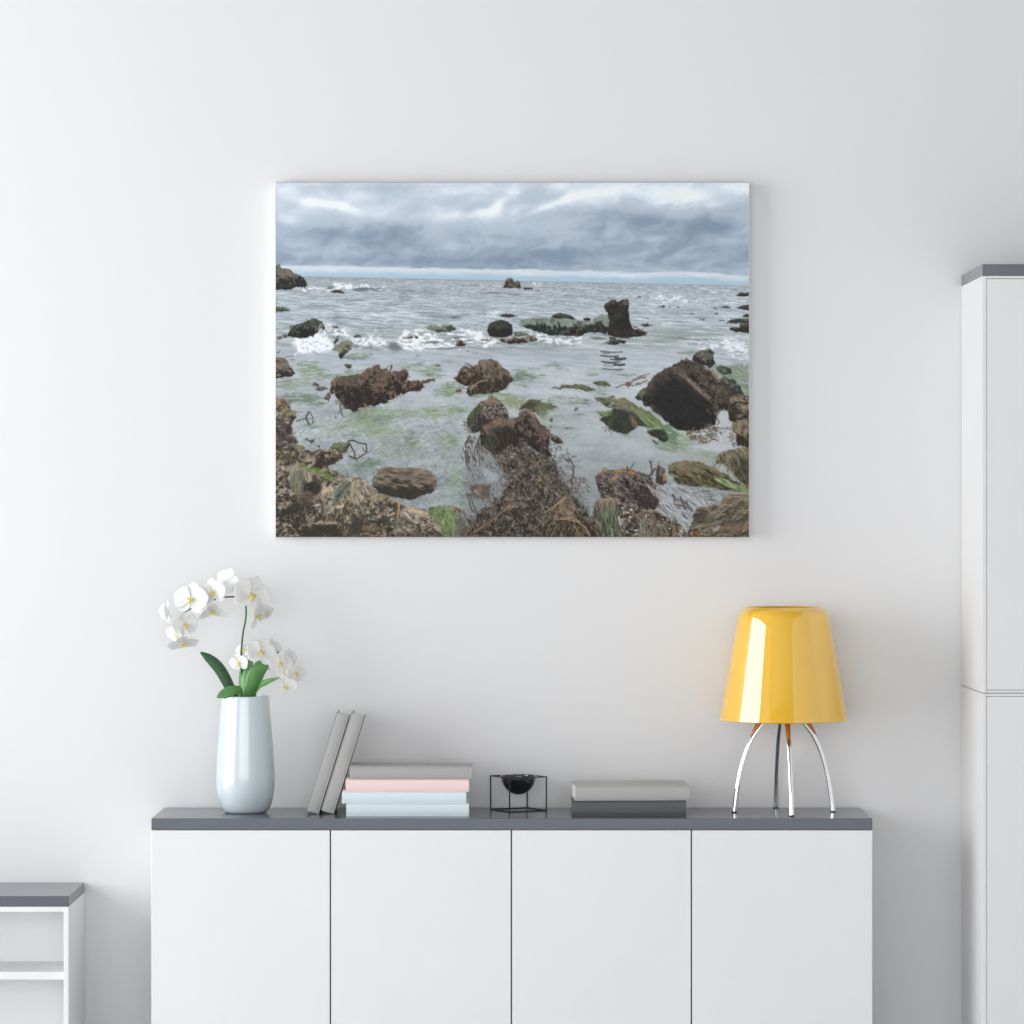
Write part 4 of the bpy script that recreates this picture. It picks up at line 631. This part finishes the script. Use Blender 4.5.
# ------------------------------------------------------------------ the room
RX0, RX1, RY, RZ = -5.0, 3.3, -11.0, 4.5
WY0, WY1, WZ0, WZ1 = -5.1, -.12, .2, 3.6            # the window opening in the left wall
struct(link('wall_back', boxbm(RX0 - .2, RX1 + .2, 0, .2, 0, RZ), M['wall']))
struct(link('floor', boxbm(RX0 - .2, RX1 + .2, RY - .2, .2, -.15, 0), M['floor']))
struct(link('ceiling', boxbm(RX0 - .2, RX1 + .2, RY - .2, .2, RZ, RZ + .15), M['ceiling']))
struct(link('wall_right', boxbm(RX1, RX1 + .2, RY, 0, 0, RZ), M['wall']))
bm = bmesh.new()                                    # the rear wall, with a wide opening added for the fill light
FX0, FX1, FZ0, FZ1 = -4.8, 2.6, .2, 3.6
box(bm, RX0, FX0, RY - .2, RY, 0, RZ); box(bm, FX1, RX1, RY - .2, RY, 0, RZ)
box(bm, FX0, FX1, RY - .2, RY, 0, FZ0); box(bm, FX0, FX1, RY - .2, RY, FZ1, RZ)
struct(link('wall_front', bm, M['rear']))
bm = bmesh.new()
box(bm, RX0 - .2, RX0, RY, WY0, 0, RZ); box(bm, RX0 - .2, RX0, WY1, 0, 0, RZ)
box(bm, RX0 - .2, RX0, WY0, WY1, 0, WZ0); box(bm, RX0 - .2, RX0, WY0, WY1, WZ1, RZ)
struct(link('wall_left', bm, M['wall']))

# ------------------------------------------------------------------ sideboard
D = .356
X0, X1 = -.9015, .9008; ZT, ZB = .850, .8215
sb = thing('sideboard', 'long low white sideboard with four handleless doors and a slate grey top', 'sideboard', (0, -D / 2, 0))
h = D / 2
link('top_panel', boxbm(X0, X1, -h, h - .0015, ZB, ZT, bev=.0008, seg=1), M['slate'], sb)
DT = .019
link('carcass', boxbm(X0 + .001, X1 - .001, -h + DT + .002, h - .0015, .07, ZB), M['white'], sb)
link('plinth', boxbm(X0 + .04, X1 - .04, -h + .06, h - .04, 0, .07), M['slate'], sb)
gaps = [ax(330.5, D), ax(511.5, D), ax(691.5, D)]
link('shadow_gap', boxbm(X0 + .012, X1 - .012, -h + DT - .003, -h + DT + .002, .075, ZB), M['carcass'], sb)  # grey sheet behind the doors, its tone standing for shade in the gaps
xs_ = [X0] + gaps + [X1]
for i in range(4):
    a = xs_[i] + (.0019 if i else 0); b = xs_[i + 1] - (.0019 if i < 3 else 0)
    link('door', boxbm(a, b, -h, -h + DT - .003, .075, ZB - .0012, bev=.0012), M['white'], sb)

# ------------------------------------------------------------------ tall cabinet on the right
D2 = .444
cx0, cx1 = ax(982.3, D2), ax(982.3, D2) + .60
tc_ = thing('tall_cabinet', 'tall white two-door cabinet with a dark grey top panel beside the yellow lamp', 'cabinet', ((cx0 + cx1) / 2, -D2 / 2, 0))
hw, h2 = (cx1 - cx0) / 2, D2 / 2
zt, zb, zs = az(264.2, D2), az(276.0, D2), az(693.2, D2)
link('top_panel', boxbm(-hw, hw, -h2, h2 - .0015, zb, zt, bev=.0008, seg=1), M['slate'], tc_)
def cab_unit(z0, z1):
    bm = bmesh.new(); t = .0105; hb = h2 - .0015
    box(bm, -hw, -hw + t, -h2, hb, z0, z1, bev=.001); box(bm, hw - t, hw, -h2, hb, z0, z1, bev=.001)
    box(bm, -hw + t, hw - t, -h2 + .001, hb, z1 - .006, z1); box(bm, -hw + t, hw - t, -h2 + .001, hb, z0, z0 + .006)
    box(bm, -hw + t, hw - t, h2 - .01, hb, z0 + .006, z1 - .006)
    c = link('carcass', bm, M['cabinet'], tc_)
    link('door', boxbm(-hw + t + .0006, hw - t - .0006, -h2 + .0008, -h2 + .02, z0 + .0070, z1 - .0070, bev=.0012), M['cabinet'], tc_)
cab_unit(zs + .0012, zb); cab_unit(.06, zs - .0012)
link('plinth', boxbm(-hw + .02, hw - .02, -h2 + .05, h2 - .02, 0, .06), M['slate'], tc_)
link('shadow_gap', boxbm(-hw + .004, hw - .004, -h2 + .004, h2 - .004, zs - .0012, zs + .0012), M['carcass'], tc_)  # grey filler in the seam, coloured to look shaded

# ------------------------------------------------------------------ low open shelf on the left
lx1 = ax(68.7, D); lx0 = lx1 - .80
sh = thing('shelf_unit', 'low white open shelf unit with a grey top at the left edge', 'shelf', ((lx0 + lx1) / 2, -D / 2, 0))
lw = (lx1 - lx0) / 2; lz, lzb = az(896.1, D), az(906.8, D); t = .0125
link('top_panel', boxbm(-lw, lw, -h, h - .0015, lzb, lz, bev=.0008, seg=1), M['slate'], sh)
for s in (-1, 1):
    a, b = sorted((s * lw, s * (lw - t)))
    link('side_panel', boxbm(a, b, -h, h - .0015, 0, lzb, bev=.001), M['white'], sh)
link('upper_rail', boxbm(-lw + t, lw - t, -h + .001, h, lzb - t, lzb), M['white'], sh)
link('back_panel', boxbm(-lw + t, lw - t, h - .115, h - .105, .02, lzb - t), M['white'], sh)
for z in (az(980.3, D) , .24):
    link('shelf', boxbm(-lw + t, lw - t, -h + .012, h - .115, z, z + .0195, bev=.001), M['white'], sh)
link('bottom_panel', boxbm(-lw + t, lw - t, -h + .002, h - .115, .04, .06), M['white'], sh)

# ------------------------------------------------------------------ canvas print on the wall
def canvas():
    d = .045; s = sc(d); SSV = 1.5
    A = paint_seascape(SSV); nh, nw = A.shape[:2]
    g = A.mean(axis=2, keepdims=True)
    A = np.clip(g + (A - g) * PRINT_SAT, 0, 1)
    lin = np.where(A <= .04045, A / 12.92, ((A + .055) / 1.055) ** 2.4)
    lin = np.clip(lin * PRINT_GAIN - PRINT_LIFT, .002, .9)
    xl, xr, zt, zb = ax(PX0, d), ax(PX1, d), az(PY0, d), az(PY1, d)
    cx, cz = (xl + xr) / 2, (zt + zb) / 2
    e = .0016
    us = np.linspace(xl - cx + e, xr - cx - e, nw); vs = np.linspace(zt - cz - e, zb - cz + e, nh)
    XX, ZZ = np.meshgrid(us, vs)
    front = np.stack([XX.ravel(), np.full(XX.size, -d), ZZ.ravel()], 1)
    # border loops: rounded front edge, then the sides to the wall
    def loop_idx():
        top = [i for i in range(nw)]; rgt = [j * nw + nw - 1 for j in range(1, nh)]
        bot = [(nh - 1) * nw + i for i in range(nw - 2, -1, -1)]; lft = [j * nw for j in range(nh - 2, 0, -1)]
        return np.array(top + rgt + bot + lft)
    L = loop_idx(); base = front[L]
    def grow(o, y):
        p = base.copy()
        p[:, 0] += np.where(np.isclose(base[:, 0], us[0]), -o, np.where(np.isclose(base[:, 0], us[-1]), o, 0))
        p[:, 2] += np.where(np.isclose(base[:, 2], vs[0]), o, np.where(np.isclose(base[:, 2], vs[-1]), -o, 0))
        p[:, 1] = y; return p
    loops = [grow(e * .7, -d + e * .3), grow(e, -d + e), grow(e, -.004)]
    verts = np.concatenate([front] + loops)
    i = np.arange(nw - 1); j = np.arange(nh - 1); II, JJ = np.meshgrid(i, j); k = (JJ * nw + II).ravel()
    fq = np.stack([k, k + nw, k + nw + 1, k + 1], 1)
    n = len(L); nf = len(front); rings = [L] + [nf + q * n + np.arange(n) for q in range(3)]
    sq = [np.stack([np.roll(a, -1), np.roll(b, -1), b, a], 1)[:, ::-1] for a, b in zip(rings[:-1], rings[1:])]
    faces = np.concatenate([fq] + sq)
    me = bpy.data.meshes.new('canvas_print')
    me.vertices.add(len(verts)); me.vertices.foreach_set('co', verts.astype(np.float32).ravel())
    me.loops.add(faces.size); me.loops.foreach_set('vertex_index', faces.astype(np.int32).ravel())
    me.polygons.add(len(faces)); me.polygons.foreach_set('loop_start', np.arange(0, faces.size, 4, dtype=np.int32))
    mi = np.zeros(len(faces), np.int32); mi[len(fq):] = 1
    me.polygons.foreach_set('material_index', mi)
    me.update(calc_edges=True); me.validate()
    ca = me.color_attributes.new('ink', 'FLOAT_COLOR', 'POINT')
    rgba = np.ones((len(verts), 4), np.float32); rgba[:nf, :3] = lin.reshape(-1, 3); rgba[nf:, :3] = .8
    ca.data.foreach_set('color', rgba.ravel())
    m = mat('printed_canvas', (.8, .8, .8), .75, spec=.12, bump=.12, bscale=1200)
    nt = m.node_tree; at = nt.nodes.new('ShaderNodeAttribute'); at.attribute_name = 'ink'
    nt.links.new(at.outputs['Color'], nt.nodes['Principled BSDF'].inputs['Base Color'])
    me.materials.append(m); me.materials.append(M['edge'])
    o = bpy.data.objects.new('canvas_print', me); COL.objects.link(o); o.location = (cx, 0, cz)
    tag(o, 'wide canvas print of a rocky seashore under clouds hanging on the wall', 'picture')
    bm = bmesh.new(); w, hh = (xr - xl) / 2 - .004, (zt - zb) / 2 - .004
    for b in ((-w, w, hh - .035, hh), (-w, w, -hh, -hh + .035), (-w, -w + .035, -hh + .035, hh - .035), (w - .035, w, -hh + .035, hh - .035)):
        box(bm, b[0], b[1], -.030, 0, b[2], b[3])
    link('stretcher_frame', bm, M['wood'], o)
PRINT_SAT, PRINT_GAIN, PRINT_LIFT = .83, 1.15, .010
canvas()

# ------------------------------------------------------------------ vase
dv = .168; vx = ax(245.6, dv); vz = ZT
k = sc(dv)
vp = [(18.6, 814.6), (20.4, 814.2), (22.6, 812.4), (25.0, 808.5), (27.1, 802.5), (28.6, 795.5), (29.5, 787), (29.6, 778), (29.0, 764), (27.9, 748), (26.5, 730), (25.0, 713), (23.8, 699)]
z_of = lambda py: max(0.0, (814.6 - py) * k)
prof = [(0, .0)] + [(r * k, z_of(y)) for r, y in vp]
zr = prof[-1][1]; rr = prof[-1][0]
prof += [(rr - .0003, zr + .002), (rr - .0014, zr + .003), (rr - .003, zr + .002), (rr - .0035, zr - .004)]
prof += [(r * k - .0045, z_of(y)) for r, y in reversed(vp[2:-1])] + [(.02, .012), (0, .012)]
bm = bmesh.new(); lathe(bm, prof, 96)
o = link('vase', bm, M['vase'], None, (vx, -dv, vz), smooth=50)
tag(o, 'glossy pale blue ceramic vase holding the white orchid on the sideboard', 'vase')

# ------------------------------------------------------------------ orchid
orc = thing('orchid', 'white orchid with two flowering stems and green leaves in the pale blue vase', 'flower', (vx, -dv, vz + .20))
RT = Vector((vx, -dv, vz + .20))
def O(u, v, dd=0.0):
    """a point from the flower close-up, dd metres nearer to the camera than the vase axis"""
    d = dv + dd; px, py = 140 + u / 5.689, 560 + v / 5.689
    return Vector((ax(px, d), -d, az(py, d))) - RT
def stem(pts, r0, r1):
    bm = bmesh.new(); tube(bm, smooth_path(pts, 8), lambda t: r0 + (r1 - r0) * t, 8)
    return link('stem', bm, M['stem'], orc, smooth=60)
stem([O(610, 980), O(600, 780), O(575, 600), O(583, 440), O(602, 330), O(598, 250, .004), O(560, 214, .004), O(500, 210), O(440, 222), O(380, 238), O(310, 268), O(255, 300), O(238, 360), O(234, 430), O(240, 478)], .0026, .0012)
stem([O(620, 980), O(625, 780), O(630, 640, .004), O(655, 540, .006), O(720, 500, .004), O(790, 530), O(838, 590), O(852, 650), O(830, 720)], .0024, .0011)
def leaf(pts, widths, m, fold=.25, side=Vector((1, 0, 0))):
    P = smooth_path(pts, 8); n = len(P); bm = bmesh.new(); rows = []
    for i, p in enumerate(P):
        t = i / (n - 1); tg = (P[min(i + 1, n - 1)] - P[max(i - 1, 0)]).normalized()
        w = float(np.interp(t, np.linspace(0, 1, len(widths)), widths))
        sd = side - tg * side.dot(tg); sd.normalize(); nr = tg.cross(sd)
        rows.append([bm.verts.new(p + sd * w * q + nr * abs(q) ** 1.4 * w * fold) for q in (-1, -.66, -.33, 0, .33, .66, 1)])
    for a, b in zip(rows[:-1], rows[1:]):
        for c in range(6): bm.faces.new((a[c], a[c + 1], b[c + 1], b[c]))
    o = link('leaf', bm, m, orc, smooth=60)
    md = o.modifiers.new('thickness', 'SOLIDIFY'); md.thickness = .0014; md.offset = 0
    return o
W_ = lambda *a: [v / 5.689 * k for v in a]
leaf([O(585, 900, -.01), O(530, 760, -.005), O(470, 640, .0), O(415, 575, .006), O(345, 525, .012)], W_(12, 22, 31, 34, 34, 32, 24, 6), M['leafd'], .3, Vector((.45, .35, .8)))
leaf([O(590, 860, .02), O(575, 750, .030), O(530, 744, .056), O(480, 760, .068), O(438, 782, .074)], W_(14, 22, 26, 32, 26, 6), M['leaf'], .2, Vector((.1, .35, .95)))
leaf([O(605, 900, .0), O(598, 780, .004), O(592, 690, .006), O(598, 610, .0), O(640, 545, -.008)], W_(18, 30, 34, 36, 26, 3), M['leaf'], .35, Vector((1, -.35, .1)))
leaf([O(630, 900, .0), O(628, 790, .012), O(650, 690, .016), O(690, 610, .014), O(728, 560, .0)], W_(14, 26, 44, 52, 38, 6), M['leaf'], .3, Vector((.9, .4, .3)))
leaf([O(640, 900, .0), O(652, 780, .01), O(690, 720, .02), O(740, 690, .026), O(794, 668, .03)], W_(10, 18, 26, 26, 15, 2), M['leaf'], .35, Vector((.4, .5, .8)))
def petal(bm, ang, L, Wd, cup, back, tip=.5, n=7):
    """one petal in the local x-z plane, growing out from the centre at angle ang; the flower faces -y"""
    ca, sa = math.cos(ang), math.sin(ang); rows = []
    for i in range(n + 1):
        t = i / n; w = Wd * (math.sin(math.pi * min(1, (t * .93 + .045)) ** (.85 + tip)) ** .62) * (.25 + .75 * min(1, t * 2.6))
        if i == n: w = Wd * .16
        row = []
        for q in (-1, -.5, 0, .5, 1):
            r = L * (t + .06 * (1 - q * q) * (t > .9)); s = w * q
            y = -back * L * t * t + cup * L * (t ** 2) * .5 - .10 * Wd * (q * q) * math.sin(t * 3.1) + .03 * L * math.sin(q * 3 + t * 4)
            row.append(bm.verts.new((r * ca - s * sa, y, r * sa + s * ca)))
        rows.append(row)
    for a, b in zip(rows[:-1], rows[1:]):
        for c in range(4): bm.faces.new((a[c], a[c + 1], b[c + 1], b[c]))
def flower_mesh(openness):
    bm = bmesh.new(); H = math.pi / 2; bk = -.25 - .5 * (1 - openness)
    petal(bm, H, 1.0, .42, .1, bk * -.3, .45); petal(bm, H + 2.25, .92, .38, .1, bk * -.2, .45); petal(bm, H - 2.25, .92, .38, .1, bk * -.2, .45)
    for v in bm.verts: v.co.y += .04
    petal(bm, .22, 1.02, .66, .0, -bk * .3 if openness > .8 else .5, .25); petal(bm, math.pi - .22, 1.02, .66, .0, -bk * .3 if openness > .8 else .5, .25)
    me = bpy.data.meshes.new('flower')
    for f in bm.faces: f.smooth = True
    bm.to_mesh(me); bm.free(); me.materials.append(M['petal']); return me
def lip_mesh():
    bm = bmesh.new()
    tube(bm, smooth_path([(0, -.02, .10), (0, -.12, .06), (0, -.2, -.06), (0, -.22, -.22), (0, -.14, -.36)], 5), lambda t: .035 + .085 * math.sin(math.pi * min(1, t * 1.05)), 8)
    for s in (-1, 1): tube(bm, smooth_path([(0, -.1, 0), (s * .12, -.18, .02), (s * .2, -.2, .10), (s * .2, -.14, .18)], 4), lambda t: .03 + .05 * math.sin(math.pi * t), 6)
    for f in bm.faces: f.smooth = True
    me = bpy.data.meshes.new('lip'); bm.to_mesh(me); bm.free(); me.materials.append(M['lip']); return me
FM = [flower_mesh(1.0), flower_mesh(.55)]; LM = lip_mesh()
def flower(u, v, dd, r, yaw, pitch, roll, kind=0):
    o = bpy.data.objects.new('flower', FM[kind]); COL.objects.link(o); o.parent = orc
    o.location = O(u, v, dd); s_ = r / 5.689 * k; o.scale = (s_, s_, s_)
    o.rotation_euler = Euler((math.radians(pitch), math.radians(roll), math.radians(yaw)), 'ZXY').to_quaternion().to_euler()
    md = o.modifiers.new('thickness', 'SOLIDIFY'); md.thickness = .018; md.offset = 0
    sdv = o.modifiers.new('smooth', 'SUBSURF'); sdv.levels = 1; sdv.render_levels = 1
    l = bpy.data.objects.new('lip', LM); COL.objects.link(l); l.parent = o; l.scale = (.72, .8, .72)
for a in [(632, 205, .022, 118, 28, -10, 18, 0), (495, 122, -.012, 78, 150, 10, 20, 0), (418, 188, .012, 84, -28, -5, -12, 0), (412, 290, -.004, 84, 20, 55, 10, 1), (292, 228, .018, 104, -20, -8, 8, 0),
          (160, 305, .0, 76, -75, 0, 0, 1), (255, 372, .014, 78, 25, 10, -10, 0), (215, 428, .004, 66, -40, 20, 5, 1), (243, 474, .008, 88, 10, 62, 0, 0), (668, 318, .006, 88, 50, 40, 0, 1), (722, 300, -.01, 40, 70, 10, 0, 1),
          (688, 528, .026, 88, 18, -16, 10, 0), (596, 512, .004, 58, -60, -20, 0, 1), (564, 586, .018, 58, -24, 10, -14, 0), (748, 500, -.008, 60, 60, -20, 0, 1), (800, 590, .014, 70, 20, 10, 8, 0), (850, 560, .004, 58, 50, -10, 0, 0),
          (884, 648, .010, 66, 40, 14, 20, 0), (827, 722, .016, 68, 8, 18, -8, 0), (775, 606, -.006, 52, -20, 30, 0, 1), (826, 650, .0, 46, -30, 10, 0, 1)]:
    flower(*a)
for u, v in ((738, 306), (246, 305), (176, 320)):
    bm = bmesh.new(); bmesh.ops.create_uvsphere(bm, u_segments=10, v_segments=8, radius=.0032 if u > 300 else .0018)
    for vv in bm.verts: vv.co.z *= 1.35
    link('bud', bm, M['bud'], orc, O(u, v, .006), smooth=80)

# ------------------------------------------------------------------ books
def book(label, m, Lx, T, Dp, group, cov=.0022, over=.0035):
    """closed hardcover lying flat, spine towards the camera; origin at the middle of the bottom, front edge at -y"""
    r = thing('book', label, 'book', (0, 0, 0), 0, group)
    bm = bmesh.new(); x = Lx / 2
    box(bm, -x, x, .001, Dp, 0, cov, bev=.0006, seg=1); box(bm, -x, x, .001, Dp, T - cov, T, bev=.0006, seg=1)
    # gently rounded spine
    ny, vs = 10, []
    for xx in (-x, x):
        ring = [bm.verts.new((xx, .004 - .004 * math.sin(math.pi * i / ny) ** .5, T * i / ny)) for i in range(ny + 1)]
        ring += [bm.verts.new((xx, .0065, T - .0004)), bm.verts.new((xx, .0065, .0004))]
        vs.append(ring)
    n = len(vs[0])
    for i in range(n): bm.faces.new((vs[0][i], vs[0][(i + 1) % n], vs[1][(i + 1) % n], vs[1][i]))
    bm.faces.new(vs[0]); bm.faces.new(vs[1])
    link('cover', bm, m, r, smooth=35)
    link('page_block', boxbm(-x + over, x - over, .0068, Dp - over, cov, T - cov), M['paper'], r)
    return r
def lay(px0, px1, y0, y1, d, label, m, Dp, group, z, rz=0.0):
    s = sc(d); Lx = (px1 - px0) * s; T = (y1 - y0) * s
    b = book(label, m, Lx, T, Dp, group)
    b.location = (ax((px0 + px1) / 2, d), -d, z); b.rotation_euler = (0, 0, rz)
    return z + T
G1_ = 'books stacked flat beside the two leaning books'
z = ZT
z = lay(346.2, 468.9, 803.4, 816.3, .293, 'light blue hardcover lying at the bottom of the four-book stack', M['bookblue'], .20, G1_, z) + .0002
z = lay(341.9, 466.2, 791.6, 803.2, .293, 'light blue hardcover lying directly under the pink book', M['bookblue'], .20, G1_, z) + .0002
z = lay(345.7, 468.9, 779.2, 791.4, .293, 'pink hardcover lying between a light blue and a grey book', M['bookpink'], .20, G1_, z) + .0002
z = lay(349.5, 472.0, 766.0, 779.0, .293, 'grey hardcover lying on top of the pink book in the stack', M['bookgrey'], .15, G1_, z)
G2_ = 'pair of books lying flat beside the lamp'
z = lay(571.4, 686.2, 800.2, 815.6, .282, 'charcoal hardcover lying under a pale grey book near the lamp', M['bookdark'], .18, G2_, ZT) + .0002
z = lay(575.2, 690.0, 784.8, 799.8, .282, 'pale grey hardcover lying on a charcoal book near the lamp', M['bookpale'], .185, G2_, z, math.radians(3.0))
G3_ = 'grey books leaning against the stack'
def lean(px, label, tilt, H=.258, T=.0336):
    """book standing on its tail with the spine towards the camera, leaning to the right"""
    d = .222
    b = book(label, M['bookgrey'], H, T, .165, G3_)
    # its own x (spine length) turns upright, its z (thickness) points left, then the whole leans to the right
    R = Matrix.Rotation(math.radians(tilt), 4, 'Y') @ Matrix.Rotation(math.radians(-90), 4, 'Y')
    piv = Vector((-H / 2, 0, 0))                        # tail corner that touches the sideboard
    b.matrix_world = Matrix.Translation(Vector((ax(px, d), -d, ZT + .0003)) - R.to_3x3() @ piv) @ R
lean(318.6, 'grey hardcover leaning on another grey one, nearest the vase', 17.3)
lean(333.6, 'grey hardcover leaning directly against the stack of four books', 17.3)

# ------------------------------------------------------------------ bowl in a wire cube
cb = thing('candle_bowl', 'small black bowl held in a black wire cube frame on the sideboard', 'bowl', (.0165, -.0915, ZT), math.radians(27.4))
bm = bmesh.new(); a, t, hh = .053, .0014, .0885
for sx in (-1, 1):
    for sy in (-1, 1): box(bm, sx * a - t, sx * a + t, sy * a - t, sy * a + t, 0, hh)
    for z0 in (0, hh - 2 * t):
        box(bm, sx * a - t, sx * a + t, -a + t, a - t, z0, z0 + 2 * t); box(bm, -a + t, a - t, sx * a - t, sx * a + t, z0, z0 + 2 * t)
    box(bm, min(sx * .0440, sx * (a - t)), max(sx * .0440, sx * (a - t)), -.0012, .0012, hh - 2 * t + .0004, hh - .0004)
    box(bm, -.0012, .0012, min(sx * .0440, sx * (a - t)), max(sx * .0440, sx * (a - t)), hh - 2 * t + .0004, hh - .0004)
link('wire_frame', bm, M['black'], cb)
bm = bmesh.new(); R_ = .0452
pr = [(R_ * math.sin(q), R_ * (1 - math.cos(q)) * 1.06) for q in np.linspace(0, math.pi / 2, 18)]
top = pr[-1][1]
pr += [(R_ + .0006, top + .0006), (R_, top + .0014), (R_ - .0016, top + .0012)] + [((R_ - .002) * math.sin(q), R_ * 1.06 - (R_ - .002) * 1.06 * math.cos(q)) for q in np.linspace(math.pi / 2, 0, 14)]
pr[0] = (0, pr[0][1]); pr[-1] = (0, pr[-1][1])
lathe(bm, pr, 64, (0, 0, hh - top - .0004)); link('bowl', bm, M['blackgloss'], cb, smooth=50)

# ------------------------------------------------------------------ table lamp
dl = .160; kx = sc(dl)
lx = ax(783.6, dl)
lamp = thing('table_lamp', 'glossy yellow table lamp on four curved chrome legs on the sideboard', 'lamp', (lx, -dl, ZT), math.radians(4.5))
zz = lambda py: az(py, dl) - ZT
op = [(64.0, 719.6), (63.6, 717), (60.9, 702), (57.2, 682), (53.4, 661), (49.7, 640), (47.0, 625), (45.9, 617.5), (44.5, 613.6), (42.7, 611.0), (40.7, 609.2), (38.5, 607.8), (36.4, 606.9)]
outer = [(r * kx, zz(y)) for r, y in op]
th = .0042
inner = [(r - th, z - (th * .9 if i > 9 else 0)) for i, (r, z) in enumerate(outer)]
prof = outer + [(36.4 * kx - .001, zz(606.9) - .0012)] + list(reversed(inner[:-1])) + [(outer[0][0] - th * .5, outer[0][1] - .0015), outer[0]]
bm = bmesh.new(); lathe(bm, prof, 128); bmesh.ops.remove_doubles(bm, verts=bm.verts, dist=1e-6)
link('lamp_shade', bm, M['shade'], lamp, smooth=50)
hubz = zz(700)
bm = bmesh.new(); lathe(bm, [(0, hubz - .012), (.02, hubz - .012), (.024, hubz - .008), (.024, hubz + .004), (.018, hubz + .01), (0, hubz + .01)], 40); link('hub', bm, M['chrome'], lamp, smooth=40)
bm = bmesh.new(); lathe(bm, [(0, hubz + .01), (.015, hubz + .01), (.015, hubz + .05), (0, hubz + .05)], 32); link('socket', bm, M['socket'], lamp, smooth=40)
legp = [(.012, 702), (.034, 711), (.056, 724), (.079, 737), (.0965, 752), (.1105, 770), (.1205, 790), (.127, 812.5)]
for i in range(4):
    q = math.pi / 2 * i; c, s_ = math.cos(q), math.sin(q); f = 1.0 if i % 2 == 0 else 1.06
    P = [Vector((r * f * c, r * f * s_, zz(y))) for r, y in legp]
    P[-1].z = .0032
    bm = bmesh.new(); pts = smooth_path(P, 8); tube(bm, pts, .0066, 20); lg = link('leg', bm, M['chrome'], lamp, smooth=60)
    bm = bmesh.new(); lathe(bm, [(0, 0), (.0070, 0), (.0072, .0016), (.0067, .0034), (0, .0034)], 20, (P[-1].x, P[-1].y, 0)); link('foot', bm, M['black'], lg, smooth=40)
    # amber tongue lying along the outside of the leg
    bm = bmesh.new(); off = Vector((c, s_, .45)).normalized() * .0048
    T_ = smooth_path([Vector((r * f * c, r * f * s_, zz(y))) + off for r, y in [(.044, 716), (.058, 724), (.070, 731), (.082, 740)]], 6)
    tube(bm, T_, lambda t: .0075 * (1 - t) ** .55 + .0012, 12); link('amber_clip', bm, M['amber'], lamp, smooth=60)
# ------------------------------------------------------------------ light: daylight through the window on the left, plus an added rear fill
w = bpy.data.worlds.new('world'); SC.world = w; w.use_nodes = True
w.node_tree.nodes['Background'].inputs[0].default_value = (.85, .92, 1, 1); w.node_tree.nodes['Background'].inputs[1].default_value = 1.0
def area(name, loc, rot, sx, sy, power, col=(1, 1, 1)):
    l = bpy.data.lights.new(name, 'AREA'); l.shape = 'RECTANGLE'; l.size = sx; l.size_y = sy; l.energy = power; l.color = col
    o = bpy.data.objects.new(name, l); COL.objects.link(o); o.location = loc; o.rotation_euler = rot; return o
area('window_daylight', (RX0 - .02, (WY0 + WY1) / 2, (WZ0 + WZ1) / 2), (0, -math.pi / 2, 0), WZ1 - WZ0, WY1 - WY0, WIN_POWER, (1, 1, 1))
area('rear_fill_light', ((FX0 + FX1) / 2, RY - .02, (FZ0 + FZ1) / 2), (math.pi / 2, 0, 0), FX1 - FX0, FZ1 - FZ0, REAR_POWER, (.99, .995, 1))  # fill light added behind the camera to lift the shadows
vs_ = SC.view_settings; SC.display_settings.display_device = 'sRGB'
vs_.view_transform = 'Standard'; vs_.look = 'None'; vs_.gamma = 1; vs_.use_curve_mapping = False; vs_.exposure = EXPOSURE
